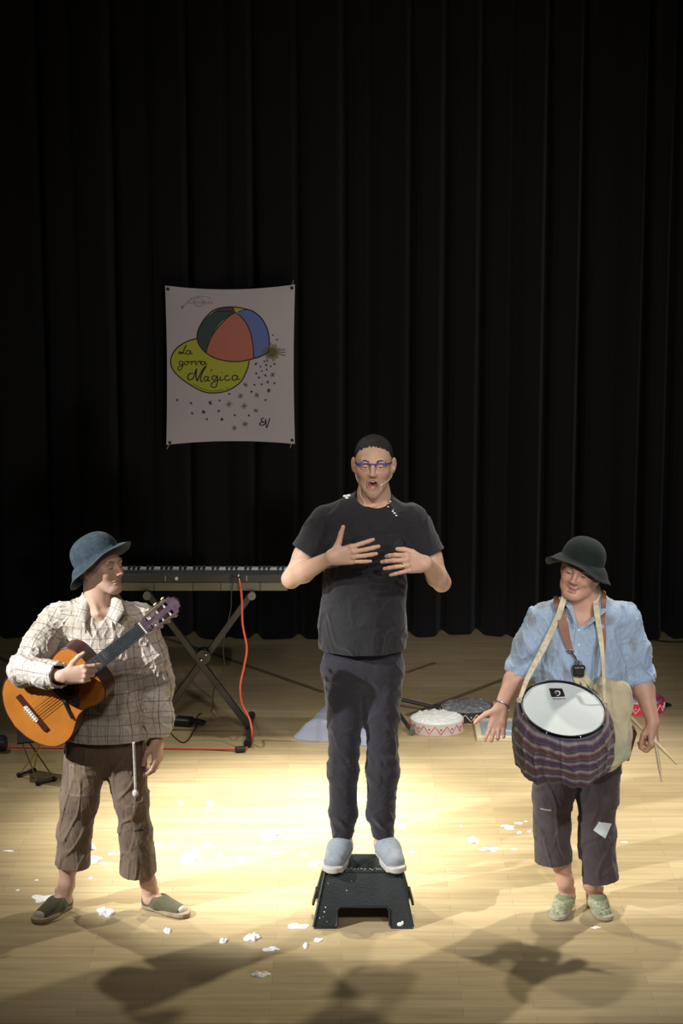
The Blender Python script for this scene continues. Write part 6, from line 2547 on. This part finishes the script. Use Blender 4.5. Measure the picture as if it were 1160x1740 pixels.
    for f_ in (f1, f2):
        build_shoe(root, f_, 'espadrille', (0.20, 0.25, 0.12), (0.42, 0.38, 0.27), (0.10, (0.52, 0.49, 0.33), 0, 1))
    # bracelet
    d = unit(el_ - wl_)
    c = wl_ + d * 0.012
    a = unit(np.cross(d, [0, 1, 0]))
    b = np.cross(d, a)
    ring = [c + (0.0345) * (a * math.cos(q) + b * math.sin(q)) for q in np.linspace(0, 2 * PI, 41)]
    mb = MB().tube(ring, [0.0030 + 0.0012 * (k % 2) for k in range(41)], 8, caps=False)
    mb.build('bracelet', mat('woven_metal_bracelet', (0.25, 0.25, 0.25), rough=0.3, metal=0.8), root)
    return C, tr_, tips2, wr_


DC, HR_, HTIPS, HW = drummer()


# ------------------------------------------------------------------ drum, its cloth and strap
def drum():
    n = unit((.10, -.40, .91))
    c = W(957, 1204.5, -0.36)
    R = 0.176
    root = thing('drum', 'snare drum with white head hanging tilted in front of the man in blue', 'drum', c)
    x = unit(np.cross([0, 1, 0], n))
    y = np.cross(n, x)
    MB().lathe([(0, 0.0), (R * .5, 0.0002), (R - 0.012, 0.0), (R - 0.010, -0.004), (0.0, -0.005)], c, n, 80).build('drum_head', M['drum_head'], root)
    MB().lathe([(R - 0.012, -0.002), (R - 0.009, 0.005), (R - 0.004, 0.007), (R, 0.006), (R + 0.003, 0.0), (R + 0.003, -0.014), (R - 0.002, -0.018), (R - 0.009, -0.010), (R - 0.012, -0.002)], c, n, 96).build('hoop', M['chrome'], root)
    MB().lathe([(R - 0.008, -0.01), (R - 0.008, -0.16), (R - 0.03, -0.165), (0, -0.165)], c, n, 64).build('shell', mat('dark_drum_shell', (0.05, 0.04, 0.045), rough=0.4), root)
    for k in range(8):
        a = 2 * PI * (k + 0.45) / 8
        p = c + (x * math.cos(a) + y * math.sin(a)) * (R + 0.004)
        MB().cyl(p + n * 0.002, p - n * 0.05, 0.003, 8).sphere(p + n * 0.003, 0.0045, 6).build('tension_rod', M['chrome'], root)
    # maker's emblem: black tile with a pale curl and a line of writing
    def P(px, py, h=0.0012):
        # point of the head plane seen at picture position
        o_ = W(px, py, -1.0)
        e = np.array([0, -CAM_D, CAM_H])
        d = unit(o_ - e)
        s = ((c + n * h - e) @ n) / (d @ n)
        return e + d * s
    lg = MB()
    q = [(932.5, 1170.5), (934, 1169.6), (953, 1169.6), (955, 1170.5), (959.5, 1182), (958.5, 1183.6), (938.5, 1184.6), (936.5, 1184)]
    lg.add([P(*a) for a in q], [tuple(range(len(q)))[::-1]])
    o = lg.build('emblem_tile', mat('emblem_black', (0.012, 0.01, 0.012), rough=0.4), root, smooth=False)
    sw = MB()
    cx, cy = 945.8, 1177.2
    sp = []
    for k in range(34):
        a = -0.4 - k * 0.21
        r = 7.2 * (1 - k / 36)
        sp.append((cx - .5 + r * 0.98 * math.cos(a + 2.0), cy + r * 0.72 * math.sin(a + 2.0), 0.5 + 2.0 * math.sin(PI * min(1, (k + 1) / 22)) * (1 - k / 50)))
    for i in range(len(sp) - 1):
        a, b = np.array(sp[i][:2]), np.array(sp[i + 1][:2])
        d = unit(b - a)
        nn = np.array([-d[1], d[0]])
        w0, w1 = sp[i][2] / 2, sp[i + 1][2] / 2
        sw.add([P(*(a - nn * w0), .002), P(*(a + nn * w0), .002), P(*(b + nn * w1), .002), P(*(b - nn * w1), .002)], [(0, 1, 2, 3)])
    ink = mat('emblem_pale', (0.72, 0.78, 0.76), rough=0.45)
    sw.build('emblem_swirl', ink, o, smooth=False)
    wr = MB()

    def stroke2(pts, w=0.55):
        for a, b in zip(pts[:-1], pts[1:]):
            a = np.array(a, float)
            b = np.array(b, float)
            d = unit(b - a)
            nn = np.array([-d[1], d[0]]) * w / 2
            wr.add([P(*(a - nn), .0015), P(*(a + nn), .0015), P(*(b + nn), .0015), P(*(b - nn), .0015)], [(0, 1, 2, 3)])
    # "vanguard"-like small word set in tiny strokes
    X = 938.5
    Y0 = 1186.4
    letters = [[(0, 0), (.9, 2.2), (1.8, 0)], [(2.4, .4), (3.8, .4), (3.9, 2.2), (2.4, 2.1), (2.5, 1.2), (3.8, 1.2)], [(4.7, 2.2), (4.7, .4), (6, .5), (6.2, 2.2)],
               [(8.3, .5), (7, .5), (7, 2), (8.3, 2), (8.3, .5), (8.4, 3.4), (7, 3.4)], [(9.2, .4), (9.3, 2.1), (10.5, 2.1), (10.5, .4)], [(11.4, 2.1), (11.3, .5), (12.3, .5), (12.3, 1.2), (11.4, 1.2), (11.5, 2.1), (12.4, 2.1)],
               [(13.2, 2.1), (13.1, .5), (14.2, .5)], [(15, .5), (16.3, .5), (16.3, 2.1), (15, 2.1), (15, 1.3), (16.3, 1.3)], [(17, .5), (18, .5), (17.2, 2.1), (18.4, 2.1)]]
    for L in letters:
        stroke2([(X + a * 1.22, Y0 + b * .9 - a * 0.02) for a, b in L])
    wr.build('emblem_writing', mat('emblem_grey', (0.10, 0.10, 0.11), rough=0.5), root, smooth=False)

    # striped cloth wrapped round the shell
    K, N = 90, 300
    V = np.zeros((K + 1, N, 3))
    Ccol = np.zeros((K + 1, N, 3))
    cb = W(955, 1308, -0.31)
    nb = unit((.02, -.10, 1.0))
    xb = unit(np.cross([0, 1, 0], nb))
    yb = np.cross(nb, xb)
    r5 = np.random.RandomState(3)
    for k in range(K + 1):
        f = k / K
        cc = (c - n * 0.003) * (1 - f) + cb * f
        nn = unit(n * (1 - f) ** 1.3 + nb * (1 - (1 - f) ** 1.3))
        xx = unit(np.cross([0, 1, 0], nn))
        yy = np.cross(nn, xx)
        rad = np.interp(f, [0, .04, .15, .4, .7, .92, 1], [R + .004, R + 0.010, R + 0.022, R + 0.030, R + 0.026, R + 0.014, R - 0.008])
        a = np.arange(N) * 2 * PI / N
        rr = rad * (1 + 0.015 * np.sin(3 * a + 2 * f) + 0.010 * np.sin(7 * a + 5 * f) * f) + 0.002 * np.sin(9 * a + 9 * f + np.sin(2 * a) * 3) * np.clip(f * 4, 0, 1)
        q_ = np.stack([np.cos(a) * .3, np.sin(a) * .3, np.full(N, f * .16)], 1)
        rr = rr + (0.007 * np.clip(1 - np.abs(wave_noise(q_, 38, 12)) / .2, 0, 1) + 0.003 * wave_noise(q_, 90, 13)) * np.clip(f * 6, 0, 1)
        p = cc + np.outer(rr * np.cos(a), xx) + np.outer(rr * np.sin(a) * (0.98), yy)
        p[:, 2] += -0.012 * f * np.sin(5 * a + 1) + 0.006 * np.sin(9 * a) * (1 - f) * np.clip(f * 8, 0, 1) - 0.004 * np.sin(16 * a) * f
        V[k] = p
    flat_ = V.reshape(-1, 3)
    A = np.tile(np.arange(N) * 2 * PI / N, K + 1)
    Fk = np.repeat(np.arange(K + 1) / K, N)
    s = Fk * 1.0 + 0.020 * np.sin(3 * A + 1) + 0.016 * wave_noise(flat_, 20, 3) + 0.03 * np.sin(A) * (1 - Fk)
    base = np.tile([0.060, 0.042, 0.058], (len(s), 1))
    purple = np.array([0.055, 0.045, 0.085])
    light = np.array([0.25, 0.215, 0.195])
    redc = np.array([0.22, 0.05, 0.07])
    brown = np.array([0.085, 0.055, 0.050])
    ph = (s * 5.2) % 1.0
    alt = ((s * 5.2).astype(int) % 2)[:, None]
    base = np.where(alt == 0, purple, brown) * np.ones_like(base)

    def bump_(x, c0, w):
        return np.clip(1 - np.abs(x - c0) / w, 0, 1)[:, None]
    m = np.clip(bump_(ph, .25, .22) * 1.4, 0, 1)
    base = base * (1 - m) + light * m
    m = bump_(ph, .52, .06)
    base = base * (1 - m * .8) + redc * m * .8
    m = bump_(ph, .86, .05) * 0.55
    base = base * (1 - m) + light * m
    m = bump_(ph, .72, .04) * 0.5
    base = base * (1 - m) + redc * m
    # crosswise stripes
    vert = (0.5 + 0.5 * np.sin(A * 22)) ** 6
    base = base * (1 + 0.30 * vert[:, None]) * (1 + 0.12 * wave_noise(flat_, 120, 9))[:, None]
    m = np.clip(bump_(A % 1.05, .4, .03), 0, 1) * .5
    base = base * (1 - m)
    i, j = np.meshgrid(np.arange(K), np.arange(N), indexing='ij')
    a = (i * N + j).ravel()
    b = (i * N + (j + 1) % N).ravel()
    F = np.stack([a, a + N, b + N, b], 1)
    nT = len(flat_)
    inn = flat_ + (np.array([c[0], c[1], 0]) * [1, 1, 0] - flat_ * [1, 1, 0]) * 0.018
    o = new_obj('striped_cloth', np.concatenate([flat_, inn]), np.concatenate([F, F[:, ::-1] + nT]), M['cloth'], None, True, np.concatenate([base, base]))
    o.name = 'drum_cloth'
    tag(o, 'purple and cream striped cloth wrapped around the hanging drum', 'cloth')
    # ribbon strap
    def edge(px, py):
        return W(px, py, c[1])
    rim = lambda ang, k=0.006: c + (x * math.cos(ang) + y * math.sin(ang)) * (R + k)
    aL = math.radians(172)
    aR = math.radians(18)
    pl = [rim(aL), W(897, 1150, -0.26), front(DC, 920, 1100, off=.002) - [0, .035, 0], front(DC, 945, 1050, off=.002) - [0, .022, 0], W(957, 1020, -0.075), W(966, 1000, -0.01), W(985, 990, 0.085), W(1010, 995, 0.07), W(1016, 1006, -0.01),
          W(1012, 1022, -0.062), W(1014, 1042, -0.12), front(DC, 1019, 1080, off=.002) - [0, .018, 0], W(1024, 1120, -0.21), rim(aR)]
    o = band(pl, [.016, .020, .026, .027, .024, .022, .022, .024, .024, .024, .024, .022, .015, .012], 0.003, (0.0, -1, 0.2)).build('drum_strap', M['ribbon'])
    tag(o, 'cream ribbon strap looped over the neck and tied to the drum rim', 'strap')
    for ang in (aL, aR):
        p = rim(ang)
        mb = MB().tube([p + 0.011 * (x * math.cos(q) * .8 + n * math.sin(q)) for q in np.linspace(0, 2 * PI, 17)], 0.004, 8, caps=False)
        mb.tube([p, p + np.array([.004, -.008, -.03]), p + np.array([-.002, -.010, -.055])], [.005, .004, .002], 6)
        k = mb.build('strap_knot', M['ribbon'])
        k.parent = o


drum()


# ------------------------------------------------------------------ leather strap, ring, black purse and canvas bag
def bag():
    root = thing('shoulder_bag', 'olive canvas bag hanging at the hip behind the drum on a tan leather strap', 'bag', W(1045, 1230, -0.14))
    f = lambda px, py, k=0.004: front(DC, px, py, off=.002) - [0, k, 0]
    up = [W(946, 1018, 0.02), W(948, 1024, -0.055), f(953, 1045, .007), f(957, 1062, .007), f(962, 1085, .007), f(968, 1103, .007)]
    band(up, [.034, .036, .038, .040, .032, .024], 0.005, (0, -1, .15)).build('leather_strap', M['leather'], root)
    dn = [W(1025, 1004, 0.02), W(1026, 1016, -0.07), f(1024, 1050, .003), f(1026, 1080, .003), f(1024, 1120, .003), f(1022, 1150, .003)]
    band(dn, [.020, .02, .018, .016, .014, .012], 0.004, (0, -1, .15)).build('leather_strap', M['leather'], root)
    p = f(968, 1105, .012)
    MB().tube([p + np.array([0.014 * math.cos(a), 0, 0.007 * math.sin(a)]) for a in np.linspace(0, 2 * PI, 17)], 0.0028, 8, caps=False).build('buckle', M['chrome'], root)
    p2 = f(975, 1114, .012)
    p3 = f(981, 1124, .014)
    MB().tube([p, p2, p3], [0.0035, .005, .004], 8).build('clasp', M['chrome'], root)
    for dx in (-.008, 0.008):
        MB().tube([p3 + np.array([dx + 0.0065 * math.cos(a), -.002, -0.004 + 0.012 * math.sin(a)]) for a in np.linspace(0, 2 * PI, 13)], 0.0022, 8, caps=False).build('ring', M['chrome'], root)
    q = SDF()
    pc = f(982, 1139, .018)
    q.box(pc, (0.023, 0.014, 0.021), 0.008, 0)
    q.cone(pc + [-.018, 0, .018], pc + [.018, 0, .018], .010, .010, .008)
    q.disp(lambda P: 0.0015 * wave_noise(P, 160, 4))
    q.build('black_purse', 0.002, mat('shiny_black_leather', (0.02, 0.022, 0.016), rough=0.3, bump=0.4, bscale=100), root)
    # canvas straps spreading to the bag
    for a, w in (([(976, 1148), (981, 1160), (984, 1172)], .020), ([(984, 1150), (991, 1160), (995, 1172)], .018), ([(990, 1147), (1000, 1158), (1010, 1172), (1016, 1184)], .024)):
        band([f(x_, y_, .010) for x_, y_ in a], [w] * 3, 0.005, (0, -1, .2)).build('canvas_strap', M['canvas'], root)
    B = SDF()
    Y = -0.15
    B.cone(W(1022, 1160, Y - .02), W(1058, 1172, Y), 0.020, 0.024, 0.02)
    B.chain([W(1030, 1172, Y), W(1043, 1200, Y), W(1040, 1250, Y), W(1030, 1290, Y)], [.042, .064, .078, .056], 0.04, 'u', None, ((0, 1, 0), 0.62))
    B.cone(W(1056, 1170, Y), W(1060, 1200, Y), .028, .030, 0.03, 'u')
    B.cone(W(1058, 1282, Y), W(1028, 1296, Y), .032, .036, 0.03, 'u')
    B.disp(folds(0.0055, 40, 91, (1, .8, .5)))
    B.disp(folds(0.0012, 120, 93))

    def bc(v):
        n = wave_noise(v, 18, 5)[:, None]
        g = np.clip((W(1040, 1235, Y)[2] - v[:, 2]) / 0.10, 0, 1)[:, None]
        c = np.array([0.54, 0.47, 0.30]) * (1 - g) + np.array([0.54, 0.53, 0.35]) * g
        return c * (1 + 0.10 * n)
    B.build('bag_body', 0.003, M['cloth'], root, bc, smooth=1)
    # stitched tear
    mb = MB()
    for (x_, y_) in ((1036, 1277), (1040, 1279), (1044, 1281), (1048, 1282)):
        p = front(B, x_, y_, off=.001)
        mb.tube([p + [-.004, -.001, -.004], p + [.004, -.001, .004]], 0.0012, 5)
    mb.build('stitches', M['ribbon'], root)
    mb = SDF()
    mb.cone(W(1012, 1168, -.19), W(1024, 1196, -.20), .014, .008, 0)
    mb.disp(folds(0.004, 120, 95))
    mb.build('bag_flap', 0.0025, M['canvas'], root)
    # dark wooden box edge seen behind the bag
    d = W(1066, 1262, -0.02)
    o = MB().box(d, (0.035, 0.10, 0.13), R=rot('Y', 14), bev=0.003).build('bag_bottom_board', M['rosewood'], root)


bag()


def sticks():
    for (a, b, lab) in ((W(1062, 1209, 0.015), W(1150, 1299, -0.20), 'wooden drumstick crossing the drummer fist and pointing lower right'),
                        (W(1100, 1178, 0.02), W(1124, 1329, -0.21), 'wooden drumstick pointing straight down from the drummer fist')):
        # keep the real length of a stick
        d = unit(b - a)
        L = 0.39
        if 'lower' in lab:
            a = b - d * min(L, np.linalg.norm(b - a) + 0.02)
            L = np.linalg.norm(b - a)
        else:
            L = 0.24
            a = b - d * L
        prof = [(0.0, 0), (0.004, 0.001), (0.0070, 0.006), (0.0073, 0.02), (0.0073, L * 0.70), (0.0040, L - 0.022), (0.0028, L - 0.014), (0.0042, L - 0.009), (0.0040, L - 0.003), (0.0, L)]
        o = MB().lathe(prof, a, d, 20).build('drumstick', M['wood_stick'])
        tag(o, lab, 'drumstick')


sticks()
